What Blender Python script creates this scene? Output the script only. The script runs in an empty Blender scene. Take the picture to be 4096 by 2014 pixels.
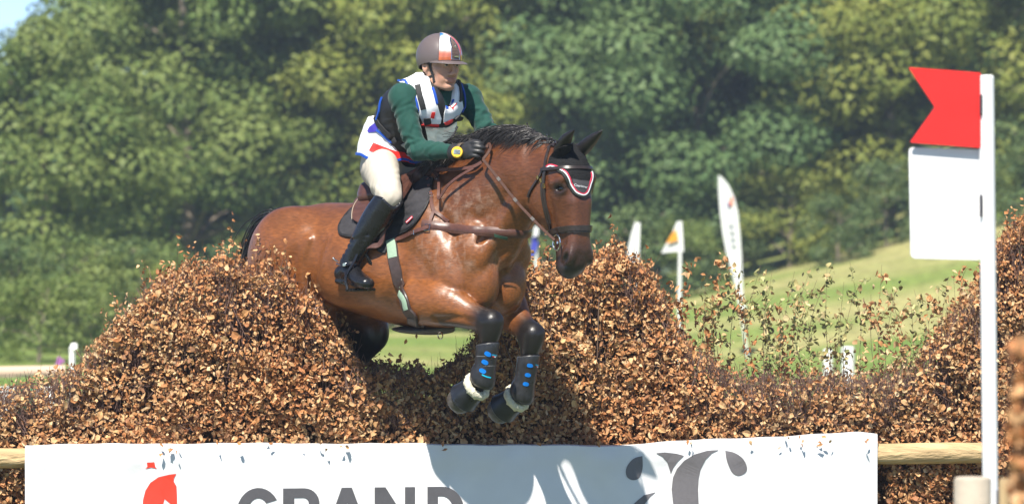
import bpy, math, random
import numpy as np
from mathutils import Vector, Matrix
from mathutils.bvhtree import BVHTree
from mathutils.geometry import delaunay_2d_cdt

scene = bpy.context.scene
COL = scene.collection
R = math.radians
rng = np.random.default_rng(11)
random.seed(11)

# ------------------------------------------------------------------ camera
CAM_D, CAM_Z = 22.0, 1.65            # metres from the fence, eye height
cam_data = bpy.data.cameras.new('camera')
cam = bpy.data.objects.new('camera', cam_data)
COL.objects.link(cam)
cam.location = (0, -CAM_D, CAM_Z)
cam.rotation_euler = (R(90), 0, 0)
cam_data.sensor_width = 36
cam_data.lens = 36 * CAM_D / (4096 / 850.0)
cam_data.clip_start = 0.5
cam_data.clip_end = 3000
cam_data.dof.use_dof = True
cam_data.dof.focus_distance = 21.5
cam_data.dof.aperture_fstop = 4.6
cam_data.dof.aperture_blades = 9
scene.camera = cam

# ------------------------------------------------------------------ world and sun
SUN_EL, SUN_AZ = 54.0, 14.0          # high, behind the camera, a little to its left
world = bpy.data.worlds.new('World')
scene.world = world
world.use_nodes = True
wn = world.node_tree
sky = wn.nodes.new('ShaderNodeTexSky')
sky.sky_type = 'NISHITA'
sky.sun_disc = False
sky.sun_elevation = R(SUN_EL)
sky.sun_rotation = R(180 + SUN_AZ)
sky.air_density = 0.42
sky.dust_density = 0.0
sky.ozone_density = 1.5
wn.links.new(sky.outputs[0], wn.nodes['Background'].inputs[0])
wn.nodes['Background'].inputs[1].default_value = 0.112
sun_data = bpy.data.lights.new('sun', 'SUN')
sun_data.energy = 4.8
sun_data.angle = R(0.53)
sun_data.color = (1.0, 0.94, 0.84)
sun = bpy.data.objects.new('sun', sun_data)
COL.objects.link(sun)
sun.location = (-6, -20, 30)
sun.rotation_euler = (R(90 - SUN_EL), 0, R(-SUN_AZ))
vs = scene.view_settings
vs.view_transform = 'Standard'
vs.look = 'None'
vs.gamma = 1.0
vs.use_curve_mapping = False
vs.exposure = 0.88
scene.cycles.use_denoising = True
scene.cycles.max_bounces = 8
scene.cycles.transparent_max_bounces = 8
# ------------------------------------------------------------------ helpers
def at(px, py, Y):
    """world point at depth Y seen at photograph pixel (px, py)"""
    k = (Y + CAM_D) / CAM_D / 850.0
    return np.array([(px - 2048) * k, Y, CAM_Z + (1007 - py) * k])

def mesh_obj(name, verts, faces, mat=None, parent=None, smooth=True, col=None, matrix=None):
    me = bpy.data.meshes.new(name)
    verts = np.asarray(verts, dtype=np.float64)
    if isinstance(faces, np.ndarray):
        n = faces.shape[1]
        me.vertices.add(len(verts)); me.vertices.foreach_set('co', verts.ravel())
        me.loops.add(faces.size); me.loops.foreach_set('vertex_index', faces.ravel().astype(np.int32))
        me.polygons.add(len(faces))
        me.polygons.foreach_set('loop_start', np.arange(0, faces.size, n, dtype=np.int32))
        me.update(calc_edges=True)
    else:
        me.from_pydata([tuple(v) for v in verts], [], faces)
    me.validate(clean_customdata=False)
    if smooth:
        me.polygons.foreach_set('use_smooth', np.ones(len(me.polygons), dtype=bool))
    if smooth and len(me.polygons) < 6000 and smooth != 'all':
        me.set_sharp_from_angle(angle=R(42))
    if col is not None:
        a = me.color_attributes.new('tint', 'FLOAT_COLOR', 'POINT')
        c = np.ones((len(verts), 4), dtype=np.float32); c[:, :3] = np.asarray(col)[:, :3]
        a.data.foreach_set('color', c.ravel())
    if mat is not None:
        for m in (mat if isinstance(mat, (list, tuple)) else [mat]): me.materials.append(m)
    o = bpy.data.objects.new(name, me)
    COL.objects.link(o)
    if parent is not None: o.parent = parent
    if matrix is not None: o.matrix_world = matrix
    return o

def empty(name, matrix=None):
    o = bpy.data.objects.new(name, None); COL.objects.link(o)
    o.empty_display_size = 0.2
    if matrix is not None: o.matrix_world = matrix
    return o

def tag(o, label=None, cat=None, group=None, kind=None):
    if label: o['label'] = label
    if cat: o['category'] = cat
    if group: o['group'] = group
    if kind: o['kind'] = kind
    return o

def mat(name, color=(.5, .5, .5), rough=.6, metal=0., spec=.5, tint=None, noise=None, bump=None, trans=0., sheen=0., coat=0., coat_rough=.1, rough_noise=None):
    """principled material; tint='tint' multiplies by the mesh colour attribute; noise=(scale, amount) mottles,
    bump=(scale, strength, distance) gives fine relief"""
    m = bpy.data.materials.new(name); m.use_nodes = True
    nt = m.node_tree; N = nt.nodes; L = nt.links
    b = N['Principled BSDF']
    b.inputs['Base Color'].default_value = (*color, 1)
    b.inputs['Roughness'].default_value = rough
    b.inputs['Metallic'].default_value = metal
    b.inputs['Specular IOR Level'].default_value = spec
    b.inputs['Sheen Weight'].default_value = sheen
    b.inputs['Coat Weight'].default_value = coat
    b.inputs['Coat Roughness'].default_value = coat_rough
    tc = N.new('ShaderNodeTexCoord')
    src = None
    if tint:
        at_ = N.new('ShaderNodeAttribute'); at_.attribute_name = 'tint'
        src = at_.outputs['Color']
    else:
        rgb = N.new('ShaderNodeRGB'); rgb.outputs[0].default_value = (*color, 1); src = rgb.outputs[0]
    if noise:
        nz = N.new('ShaderNodeTexNoise'); nz.inputs['Scale'].default_value = noise[0]; nz.inputs['Detail'].default_value = 6
        L.new(tc.outputs['Object'], nz.inputs['Vector'])
        mr = N.new('ShaderNodeMapRange'); mr.inputs[1].default_value = .25; mr.inputs[2].default_value = .75
        mr.inputs[3].default_value = 1 - noise[1]; mr.inputs[4].default_value = 1 + noise[1]
        L.new(nz.outputs[0], mr.inputs[0])
        mx = N.new('ShaderNodeVectorMath'); mx.operation = 'SCALE'
        L.new(src, mx.inputs[0]); L.new(mr.outputs[0], mx.inputs[3]); src = mx.outputs[0]
    L.new(src, b.inputs['Base Color'])
    if rough_noise:
        nz = N.new('ShaderNodeTexNoise'); nz.inputs['Scale'].default_value = rough_noise[0]; nz.inputs['Detail'].default_value = 4
        L.new(tc.outputs['Object'], nz.inputs['Vector'])
        mr = N.new('ShaderNodeMapRange'); mr.inputs[1].default_value = .3; mr.inputs[2].default_value = .7
        mr.inputs[3].default_value = rough - rough_noise[1]; mr.inputs[4].default_value = rough + rough_noise[1]
        L.new(nz.outputs[0], mr.inputs[0]); L.new(mr.outputs[0], b.inputs['Roughness'])
    if bump:
        nz = N.new('ShaderNodeTexNoise'); nz.inputs['Scale'].default_value = bump[0]; nz.inputs['Detail'].default_value = 5
        L.new(tc.outputs['Object'], nz.inputs['Vector'])
        bp = N.new('ShaderNodeBump'); bp.inputs['Strength'].default_value = bump[1]; bp.inputs['Distance'].default_value = bump[2]
        L.new(nz.outputs[0], bp.inputs['Height']); L.new(bp.outputs[0], b.inputs['Normal'])
    if trans > 0:
        tr = N.new('ShaderNodeBsdfTranslucent'); L.new(src, tr.inputs[0])
        mix = N.new('ShaderNodeMixShader'); mix.inputs[0].default_value = trans
        L.new(b.outputs[0], mix.inputs[1]); L.new(tr.outputs[0], mix.inputs[2])
        L.new(mix.outputs[0], N['Material Output'].inputs[0])
    return m

def crom(pts, n=6):
    """Catmull-Rom through rows of any width"""
    p = np.asarray(pts, dtype=float)
    if len(p) < 3:
        t = np.linspace(0, 1, n * (len(p) - 1) + 1)[:, None]
        return p[0] * (1 - t) + p[-1] * t
    e = np.vstack([2 * p[0] - p[1], p, 2 * p[-1] - p[-2]])
    out = []
    for i in range(1, len(e) - 2):
        t = np.linspace(0, 1, n, endpoint=False)[:, None]
        a, b, c, d = e[i - 1], e[i], e[i + 1], e[i + 2]
        out.append(.5 * ((2 * b) + (c - a) * t + (2 * a - 5 * b + 4 * c - d) * t ** 2 + (3 * b - a - 3 * c + d) * t ** 3))
    out.append(p[-1:])
    return np.vstack(out)

def unit(v):
    v = np.asarray(v, dtype=float)
    return v / (np.linalg.norm(v) + 1e-12)

# ---- implicit modelling: smooth unions of tapered limbs, lofts and ellipsoids on a rectilinear grid
class Field:
    def __init__(s, xs, ys, zs):
        s.ax = [np.asarray(a, dtype=np.float32) for a in (xs, ys, zs)]
        s.d = np.full([len(a) for a in s.ax], 1.0, dtype=np.float32)
    def win(s, lo, hi):
        sl = []
        for a, l, h in zip(s.ax, lo, hi):
            i, j = np.searchsorted(a, l), np.searchsorted(a, h, side='right')
            if j <= i: return None
            sl.append(slice(i, j))
        return tuple(sl)
    def coords(s, sl):
        return (s.ax[0][sl[0]][:, None, None], s.ax[1][sl[1]][None, :, None], s.ax[2][sl[2]][None, None, :])
    def put(s, sl, dist, k, op):
        a = s.d[sl]
        if op == 'sub':
            dist = -dist
            h = np.maximum(k - np.abs(a - dist), 0) / k
            s.d[sl] = np.maximum(a, dist) + h * h * k * .25
        else:
            h = np.maximum(k - np.abs(a - dist), 0) / k
            s.d[sl] = np.minimum(a, dist) - h * h * k * .25
    def ell(s, c, r, k=.03, rot=None, op='add'):
        c = np.asarray(c, float); r = np.asarray(r, float)
        m = np.max(r) + k * 1.5 + .02
        sl = s.win(c - m, c + m)
        if sl is None: return
        X, Y, Z = s.coords(sl); dx, dy, dz = X - c[0], Y - c[1], Z - c[2]
        if rot is not None:
            M = np.asarray(rot, float)   # columns = local axes
            u = dx * M[0, 0] + dy * M[1, 0] + dz * M[2, 0]
            v = dx * M[0, 1] + dy * M[1, 1] + dz * M[2, 1]
            w = dx * M[0, 2] + dy * M[1, 2] + dz * M[2, 2]
        else: u, v, w = dx, dy, dz
        k0 = np.sqrt((u / r[0]) ** 2 + (v / r[1]) ** 2 + (w / r[2]) ** 2)
        k1 = np.sqrt((u / r[0] ** 2) ** 2 + (v / r[1] ** 2) ** 2 + (w / r[2] ** 2) ** 2)
        s.put(sl, (k0 * (k0 - 1) / (k1 + 1e-9)).astype(np.float32), k, op)
    def limb(s, rows, k=.03, side=(0, 1, 0), op='add', n=5, dense=True):
        """rows: x,y,z, radius across 'side', radius in the other direction"""
        rows = np.asarray(rows, float)
        if rows.shape[1] == 4: rows = np.hstack([rows, rows[:, 3:4]])
        q = crom(rows, n) if dense else rows
        q[:, 3:] = np.maximum(q[:, 3:], .002)
        m = np.max(q[:, 3:]) + k * 1.5 + .02
        sl = s.win(q[:, :3].min(0) - m, q[:, :3].max(0) + m)
        if sl is None: return
        X, Y, Z = s.coords(sl); best = None
        shp = np.broadcast_shapes(X.shape, Y.shape, Z.shape)
        best = np.full(shp, 1.0, dtype=np.float32)
        for a, b in zip(q[:-1], q[1:]):
            mm = max(a[3], a[4], b[3], b[4]) + k * 1.5 + .02
            lo = np.minimum(a[:3], b[:3]) - mm; hi = np.maximum(a[:3], b[:3]) + mm
            s2 = s.win(lo, hi)
            if s2 is None: continue
            X, Y, Z = s.coords(s2)
            loc = tuple(slice(x.start - y.start, x.stop - y.start) for x, y in zip(s2, sl))
            if any(l.start < 0 for l in loc): continue
            ab = b[:3] - a[:3]; Ln = np.linalg.norm(ab)
            if Ln < 1e-6: continue
            nrm = ab / Ln
            e1 = np.asarray(side, float) - nrm * np.dot(side, nrm)
            e1 = unit(e1); e2 = np.cross(nrm, e1)
            dx, dy, dz = X - a[0], Y - a[1], Z - a[2]
            h = (dx * nrm[0] + dy * nrm[1] + dz * nrm[2])
            t = np.clip(h / Ln, 0, 1)
            w = h - t * Ln
            u = dx * e1[0] + dy * e1[1] + dz * e1[2]
            v = dx * e2[0] + dy * e2[1] + dz * e2[2]
            ra = a[3] + (b[3] - a[3]) * t; rb = a[4] + (b[4] - a[4]) * t
            rm = np.minimum(ra, rb)
            k0 = np.sqrt((u / ra) ** 2 + (v / rb) ** 2 + (w / rm) ** 2)
            k1 = np.sqrt((u / ra ** 2) ** 2 + (v / rb ** 2) ** 2 + (w / rm ** 2) ** 2)
            dist = (k0 * (k0 - 1) / (k1 + 1e-9)).astype(np.float32)
            best[loc] = np.minimum(best[loc], dist)
        s.put(sl, best, k, op)
    def loft(s, axis, st, prof, k=.03, frame=None):
        """frame (origin, 3x3 columns a,b,c): a = loft axis, b = width axis, c = height axis.
        prof rows: a, top, bottom, halfwidth, centre, n_up, n_down"""
        o, M = frame
        pr = np.asarray(prof, float); pr = pr[np.argsort(pr[:, 0])]
        dn = crom(pr, 8); dn = dn[np.argsort(dn[:, 0])]
        # bounding box
        cs = []
        for r_ in pr:
            for hh in (r_[1], r_[2]):
                for ww in (-r_[3], r_[3]): cs.append(o + M @ np.array([r_[0], ww, hh]))
        cs = np.array(cs); m = k * 1.5 + .03
        sl = s.win(cs.min(0) - m, cs.max(0) + m)
        X, Y, Z = s.coords(sl); dx, dy, dz = X - o[0], Y - o[1], Z - o[2]
        a = dx * M[0, 0] + dy * M[1, 0] + dz * M[2, 0]
        b = dx * M[0, 1] + dy * M[1, 1] + dz * M[2, 1]
        c = dx * M[0, 2] + dy * M[1, 2] + dz * M[2, 2]
        I = lambda j: np.interp(a, dn[:, 0], dn[:, j]).astype(np.float32)
        top, bot, w, zc, nu, nd = [I(j) for j in range(1, 7)]
        cz = c - zc
        up = cz >= 0
        h = np.maximum(np.where(up, top - zc, zc - bot), .004); n = np.where(up, nu, nd)
        w = np.maximum(w, .004)
        q = ((np.abs(b) / w) ** n + (np.abs(cz) / h) ** n) ** (1 / n) + 1e-6
        rho = np.sqrt(b * b + cz * cz)
        dist = np.where(rho > 1e-5, rho * (1 - 1 / q), -np.minimum(w, h))
        out = np.maximum(pr[0, 0] - a, a - pr[-1, 0])
        dist = np.where(out > 0, np.sqrt(np.maximum(dist, 0) ** 2 + out ** 2), dist)
        s.put(sl, dist.astype(np.float32), k, 'add')
    def mesh(s, smooth=2, level=0.0):
        d = s.d - level; xs, ys, zs = s.ax
        S = d < 0
        cnt = np.zeros([n - 1 for n in d.shape], dtype=np.int8)
        for i in (0, 1):
            for j in (0, 1):
                for k in (0, 1):
                    cnt += S[i:d.shape[0] - 1 + i, j:d.shape[1] - 1 + j, k:d.shape[2] - 1 + k]
        act = (cnt > 0) & (cnt < 8)
        ii, jj, kk = np.nonzero(act)
        idx = np.full(act.shape, -1, dtype=np.int64); idx[ii, jj, kk] = np.arange(len(ii))
        acc = np.zeros((len(ii), 3)); num = np.zeros(len(ii))
        cor = [(i, j, k) for i in (0, 1) for j in (0, 1) for k in (0, 1)]
        for a in cor:
            for b in cor:
                df = [b[q] - a[q] for q in range(3)]
                if sum(df) != 1 or min(df) < 0: continue
                da = d[ii + a[0], jj + a[1], kk + a[2]]; db = d[ii + b[0], jj + b[1], kk + b[2]]
                mk = (da < 0) != (db < 0)
                t = np.where(mk, da / (da - db + 1e-12), 0)
                pa = np.stack([xs[ii + a[0]], ys[jj + a[1]], zs[kk + a[2]]], 1)
                pb = np.stack([xs[ii + b[0]], ys[jj + b[1]], zs[kk + b[2]]], 1)
                acc += np.where(mk[:, None], pa + (pb - pa) * t[:, None], 0); num += mk
        V = acc / np.maximum(num, 1)[:, None]
        F = []
        for axis in range(3):
            sa = [slice(None)] * 3; sb = [slice(None)] * 3
            sa[axis] = slice(0, -1); sb[axis] = slice(1, None)
            A = S[tuple(sa)]; B = S[tuple(sb)]
            i, j, k = np.nonzero(A != B)
            o1, o2 = [q for q in range(3) if q != axis]
            p = np.stack([i, j, k], 1)
            ok = (p[:, o1] > 0) & (p[:, o2] > 0) & (p[:, o1] < act.shape[o1]) & (p[:, o2] < act.shape[o2])
            p = p[ok]
            def cell(d1, d2):
                q = p.copy(); q[:, o1] -= d1; q[:, o2] -= d2
                return idx[q[:, 0], q[:, 1], q[:, 2]]
            quad = np.stack([cell(1, 1), cell(0, 1), cell(0, 0), cell(1, 0)], 1)
            flip = A[p[:, 0], p[:, 1], p[:, 2]]
            if axis == 1: flip = ~flip
            quad[~flip] = quad[~flip][:, ::-1]
            F.append(quad)
        F = np.vstack(F); F = F[(F >= 0).all(1)]
        # smoothing (Taubin)
        e = np.vstack([F[:, [0, 1]], F[:, [1, 2]], F[:, [2, 3]], F[:, [3, 0]]])
        deg = np.bincount(e[:, 0], minlength=len(V)) + np.bincount(e[:, 1], minlength=len(V))
        for it in range(smooth * 2):
            lam = .55 if it % 2 == 0 else -.5
            L = np.zeros_like(V)
            for c in range(3):
                L[:, c] = np.bincount(e[:, 0], V[e[:, 1], c], minlength=len(V)) + np.bincount(e[:, 1], V[e[:, 0], c], minlength=len(V))
            V = V + lam * (L / np.maximum(deg, 1)[:, None] - V)
        return V, F

def steps(*segs):
    """non-uniform grid axis: (start, stop, step) runs"""
    out = []
    for a, b, h in segs: out += list(np.arange(a, b - h * .3, h))
    return np.array(out)

def bvh_of(V, F):
    return BVHTree.FromPolygons([tuple(v) for v in V], [tuple(int(i) for i in f) for f in F])

def tube(pts, rad, sides=6, cap=True):
    """tapered tube along points -> verts, faces"""
    pts = np.asarray(pts, float); n = len(pts)
    rad = np.broadcast_to(np.asarray(rad, float), (n,))
    V = []; F = []
    up = np.array([.13, .21, .97])
    for i in range(n):
        t = unit(pts[min(i + 1, n - 1)] - pts[max(i - 1, 0)])
        a = np.cross(t, up)
        if np.linalg.norm(a) < .05: a = np.cross(t, [1, 0, 0])
        a = unit(a); b = np.cross(t, a)
        for s in range(sides):
            g = 2 * math.pi * s / sides
            V.append(pts[i] + rad[i] * (a * math.cos(g) + b * math.sin(g)))
    for i in range(n - 1):
        for s in range(sides):
            s2 = (s + 1) % sides
            F.append((i * sides + s, i * sides + s2, (i + 1) * sides + s2, (i + 1) * sides + s))
    if cap:
        F.append(tuple(range(sides))[::-1]); F.append(tuple((n - 1) * sides + s for s in range(sides)))
    return V, F

class MB:
    """collects several pieces into one mesh"""
    def __init__(s): s.V = []; s.F = []; s.C = []
    def add(s, VF, col=None):
        V, F = VF; o = len(s.V)
        s.V += [tuple(v) for v in V]; s.F += [tuple(int(i) + o for i in f) for f in F]
        s.C += [col if col is not None else (1, 1, 1)] * len(V)
        return s
    def build(s, name, m=None, parent=None, smooth=True, matrix=None, color=False):
        return mesh_obj(name, s.V, s.F, m, parent, smooth, s.C if color else None, matrix)

def box(c, sz, M=None):
    c = np.asarray(c, float); h = np.asarray(sz, float) / 2
    V = []
    for x in (-1, 1):
        for y in (-1, 1):
            for z in (-1, 1):
                p = np.array([x, y, z]) * h
                if M is not None: p = M @ p
                V.append(c + p)
    F = [(0, 1, 3, 2), (4, 6, 7, 5), (0, 4, 5, 1), (2, 3, 7, 6), (0, 2, 6, 4), (1, 5, 7, 3)]
    return V, F

def rbox(c, sz, r, M=None, seg=3):
    """box rounded in its x-z outline, y is the thickness, with slightly chamfered rims"""
    w, t, h = np.asarray(sz, float) / 2
    ring = []
    for cx, cz, a0 in ((w - r, h - r, 0), (-w + r, h - r, 90), (-w + r, -h + r, 180), (w - r, -h + r, 270)):
        for i in range(seg + 1):
            a = R(a0 + 90 * i / seg); ring.append((cx + r * math.cos(a), cz + r * math.sin(a)))
    n = len(ring); ch = min(t * .6, .002)
    V = []; F = []
    for y, sc in ((-t, ch), (-t + ch, 0), (t - ch, 0), (t, ch)):
        for x, z in ring:
            l = math.hypot(x, z); f = 1 - sc / max(l, 1e-6)
            p = np.array([x * f, y, z * f])
            V.append(np.asarray(c) + (M @ p if M is not None else p))
    for k in range(3):
        for i in range(n): F.append((k * n + i, k * n + (i + 1) % n, (k + 1) * n + (i + 1) % n, (k + 1) * n + i))
    F.append(tuple(range(n))[::-1]); F.append(tuple(3 * n + i for i in range(n)))
    return V, F
# ------------------------------------------------------------------ land
def smooth01(a, b, v):
    t = np.clip((v - a) / (b - a), 0, 1); return t * t * (3 - 2 * t)
def terrain(x, y):
    x = np.asarray(x, float); y = np.asarray(y, float)
    hill = .215 * np.clip(x - .2, 0, None) ** 1.04 * smooth01(34, 84, y)
    hill = np.minimum(hill, 9 + .02 * x)
    dip = -.55 * smooth01(26, 44, y) * smooth01(-6, 4, x) * (1 - smooth01(50, 72, y))
    back = .05 * np.clip(y - 110, 0, None)
    return hill + dip + back * .6 + .05 * np.sin(x * .35 + 1) * np.sin(y * .21) * smooth01(20, 40, y)
gx = np.concatenate([np.linspace(-900, -60, 22), np.linspace(-55, 55, 111), np.linspace(60, 900, 22)])
gy = np.concatenate([np.linspace(-60, 30, 46), np.linspace(31, 130, 100), np.linspace(140, 1500, 30)])
XX, YY = np.meshgrid(gx, gy, indexing='ij')
V_ = np.stack([XX.ravel(), YY.ravel(), terrain(XX, YY).ravel()], 1)
nx_, ny_ = XX.shape
ii, jj = np.meshgrid(np.arange(nx_ - 1), np.arange(ny_ - 1), indexing='ij')
q = (ii * ny_ + jj).ravel()
F_ = np.stack([q, q + ny_, q + ny_ + 1, q + 1], 1)
def grass_material():
    m = mat('meadow', (.12, .17, .04), .9, spec=.15)
    nt = m.node_tree; N = nt.nodes; L = nt.links; b = N['Principled BSDF']
    tc = N.new('ShaderNodeTexCoord')
    n1 = N.new('ShaderNodeTexNoise'); n1.inputs['Scale'].default_value = .22; n1.inputs['Detail'].default_value = 5
    n2 = N.new('ShaderNodeTexNoise'); n2.inputs['Scale'].default_value = 5.; n2.inputs['Detail'].default_value = 6
    mp = N.new('ShaderNodeMapping'); mp.inputs['Scale'].default_value = (.3, 1, 1)
    L.new(tc.outputs['Object'], mp.inputs[0]); L.new(mp.outputs[0], n1.inputs['Vector']); L.new(tc.outputs['Object'], n2.inputs['Vector'])
    r1 = N.new('ShaderNodeValToRGB'); e = r1.color_ramp.elements
    e[0].position = .36; e[0].color = (.140, .225, .045, 1); e[1].position = .62; e[1].color = (.34, .32, .13, 1)
    e2 = r1.color_ramp.elements.new(.5); e2.color = (.20, .245, .066, 1)
    L.new(n1.outputs[0], r1.inputs[0])
    mr = N.new('ShaderNodeMapRange'); mr.inputs[1].default_value = .3; mr.inputs[2].default_value = .7; mr.inputs[3].default_value = .60; mr.inputs[4].default_value = 1.35
    L.new(n2.outputs[0], mr.inputs[0])
    mx = N.new('ShaderNodeVectorMath'); mx.operation = 'SCALE'; L.new(r1.outputs[0], mx.inputs[0]); L.new(mr.outputs[0], mx.inputs[3])
    L.new(mx.outputs[0], b.inputs['Base Color'])
    bp_ = N.new('ShaderNodeBump'); bp_.inputs['Strength'].default_value = .6; bp_.inputs['Distance'].default_value = .08
    L.new(n2.outputs[0], bp_.inputs['Height']); L.new(bp_.outputs[0], b.inputs['Normal'])
    return m
meadow = mesh_obj('meadow', V_, F_, grass_material())
tag(meadow, 'sunlit green meadow rising to a mown slope on the right', kind='structure')

# dark grass-green sheet added on the unseen foreground to cut bounce light
V_, F_ = ([(x, y, .004) for x in (-30, 30) for y in (-40, 12)], [(0, 2, 3, 1)])
bounce_sheet = mesh_obj('bounce_sheet', V_, F_, mat('bounce_sheet_green', (.105, .128, .062), .9, spec=.1, noise=(4, .3), bump=(40, .6, .02)))
tag(bounce_sheet, 'short dark turf in front of the fence', kind='structure')
# ------------------------------------------------------------------ trees at the edge of the wood
def leaf_quads(P_, N_, size, r, aspect=.62):
    """one bent, pointed spray (2 quads' worth of triangles) per row"""
    n = len(P_)
    a = r.normal(0, 1, (n, 3)); t = np.cross(N_, a); t /= np.linalg.norm(t, axis=1)[:, None] + 1e-9
    b = np.cross(N_, t); s = size[:, None]
    mid = P_ + N_ * s * .12
    v0 = P_ - t * s * .5; v1 = mid + b * s * .5 * aspect; v2 = P_ + t * s * .5; v3 = mid - b * s * .5 * aspect
    V = np.stack([v0, v1, v2, v3], 1).reshape(-1, 3)
    i = np.arange(n)[:, None] * 4
    return V, np.hstack([i, i + 1, i + 2, i + 3])
M_BARK = mat('bark', (.22, .18, .14), .85, spec=.2, noise=(6, .35), bump=(22, .8, .03))
def leaf_mat(name): return mat(name, tint='tint', rough=.55, spec=.25, trans=.24)
M_LEAF = leaf_mat('tree_leaves')
PAL = {'yellow': ((.155, .200, .040), (.270, .285, .060)), 'mid': ((.112, .175, .044), (.205, .250, .066)), 'blue': ((.092, .165, .060), (.165, .235, .085)), 'dark': ((.072, .125, .046), (.135, .185, .064))}
def make_tree(seed, h, rad, base, pal, nclump=95, per=150, lsize=.17, trunk=.16, low=.12):
    r = np.random.default_rng(seed)
    mb = MB()
    lean = r.normal(0, .35, 2)
    tr = crom([(0, 0, -.5), (lean[0] * .2, lean[1] * .2, h * .3), (lean[0] * .7, lean[1] * .7, h * .62), (lean[0], lean[1], h * .92)], 5)
    mb.add(tube(tr, np.linspace(trunk, trunk * .2, len(tr)), 8))
    tips = []
    for k in range(16):
        u = r.uniform(.12, .85); p = tr[int(u * (len(tr) - 1))]; a = r.uniform(0, 2 * math.pi); ln = rad * r.uniform(.6, 1.) * (1 - .45 * u)
        e = p + np.array([math.cos(a) * ln, math.sin(a) * ln, r.uniform(.1, .7) * ln])
        m = (p + e) / 2 + np.array([0, 0, .12 * ln]) + r.normal(0, .08, 3)
        mb.add(tube(crom([p, m, e], 4), np.linspace(trunk * .42 * (1 - .6 * u), .018, 9), 5)); tips.append(e)
    # clumps through the crown, more of them near its surface
    C = []; S = []
    for k in range(nclump):
        if k < len(tips): c = tips[k]
        else:
            z = r.uniform(low, 1.) ; w = math.sin(math.pi * min(1, (z * .93 + .10))) ** .55
            a = r.uniform(0, 2 * math.pi); q = r.uniform(.35, 1.) ** .5
            c = np.array([lean[0] * z + math.cos(a) * rad * w * q, lean[1] * z + math.sin(a) * rad * w * q, z * h])
        C.append(c); S.append(r.uniform(.50, 1.15) * (rad / 3.2))
    C = np.array(C); S = np.array(S)
    P_ = []; N_ = []; T_ = []; Z_ = []
    lo, hi = np.array(PAL[pal][0]), np.array(PAL[pal][1])
    for c, s in zip(C, S):
        n = int(per * (s / .65) ** 2)
        d = r.normal(0, 1, (n, 3)); d /= np.linalg.norm(d, axis=1)[:, None]
        q = r.uniform(.45, 1., n) ** .6
        p = c + d * q[:, None] * s * np.array([1.1, 1.1, .70]) + r.normal(0, .05, (n, 3))
        nn = d * 1.0 + np.array([0, 0, .55]) + r.normal(0, .38, (n, 3)); nn /= np.linalg.norm(nn, axis=1)[:, None]
        w = np.clip(r.uniform(0, 1) * .7 + r.normal(0, .22, n) + .15, 0, 1)[:, None]
        P_.append(p); N_.append(nn); T_.append(lo * (1 - w) + hi * w); Z_.append(r.uniform(.6, 1.3, n) * lsize)
    P_ = np.vstack(P_); N_ = np.vstack(N_); T_ = np.vstack(T_); Z_ = np.hstack(Z_)
    V, F = leaf_quads(P_, N_, Z_, r)
    return (mb.V, mb.F), (V, F, np.repeat(T_, 4, 0))
_treelib = {}
def tree_mesh(key, **kw):
    if key not in _treelib:
        (tv, tf), (lv, lf, lc) = make_tree(**kw)
        a = mesh_obj('trunk', tv, tf, M_BARK); b = mesh_obj('crown', lv, lf, M_LEAF, col=lc, smooth=False)
        _treelib[key] = (a.data, b.data); bpy.data.objects.remove(a); bpy.data.objects.remove(b)
    return _treelib[key]
def plant_tree(name, key, X, Y, rot, sc, label, cat='tree', group='trees at the edge of the wood'):
    a, b = _treelib[key]
    t = empty(name); t.location = (X, Y, float(terrain(X, Y)) - .05); t.rotation_euler = (0, 0, R(rot)); t.scale = (sc, sc, sc)
    for nm, me in (('trunk', a), ('crown', b)):
        o = bpy.data.objects.new(nm, me); COL.objects.link(o); o.parent = t
    tag(t, label, cat, group); return t
tree_mesh('A', seed=1, h=11, rad=3.4, base=0, pal='mid', nclump=105, per=250)
tree_mesh('B', seed=2, h=12, rad=3.2, base=0, pal='yellow', nclump=105, per=250)
tree_mesh('C', seed=3, h=12, rad=3.5, base=0, pal='blue', nclump=108, per=250)
tree_mesh('D', seed=4, h=7.2, rad=3.0, base=0, pal='mid', nclump=84, per=250, low=.05)
tree_mesh('E', seed=5, h=14, rad=4.4, base=0, pal='dark', nclump=130, per=240, lsize=.22)
tree_mesh('S', seed=6, h=2.6, rad=1.6, base=0, pal='mid', nclump=34, per=260, trunk=.05, low=.05, lsize=.13)
tree_mesh('T', seed=7, h=2.4, rad=1.5, base=0, pal='dark', nclump=34, per=260, trunk=.05, low=.02, lsize=.13)
tree_mesh('U', seed=9, h=2.6, rad=1.6, base=0, pal='yellow', nclump=34, per=260, trunk=.05, low=.02, lsize=.13)
def X_at(px, Y): return (px - 2048) * (Y + CAM_D) / CAM_D / 850.
front = [  # key, px of the trunk, Y, rotation, scale, label
    ('D', 190, 70, 20, .84, 'lower rounded green tree at the left edge below open sky'),
    ('A', 760, 80, 70, 1.0, 'broad green tree with pale bare limbs left of the rider'),
    ('A', 1130, 83, 200, 1.08, 'tall green tree directly behind the horse\'s rump'),
    ('B', 1560, 82, 40, .98, 'yellow-green tree directly behind the rider\'s back'),
    ('B', 1960, 88, 150, 1.05, 'yellow-green tree rising to the right of the rider\'s helmet'),
    ('C', 2380, 84, 10, 1.0, 'blue-green tree directly behind the horse\'s head'),
    ('C', 2760, 82, 120, .96, 'blue-green tree directly behind the white feather flag'),
    ('B', 3180, 84, 260, 1.08, 'olive green tree between the feather flag and the red flag'),
    ('B', 3560, 83, 330, .98, 'olive green tree directly behind the red flag'),
    ('A', 3960, 85, 250, 1.02, 'green tree at the right edge behind the white post'),
]
for k, px, Y, rot, sc, lab in front: plant_tree('broadleaf_tree', k, X_at(px, Y), Y, rot, sc, lab)
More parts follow.
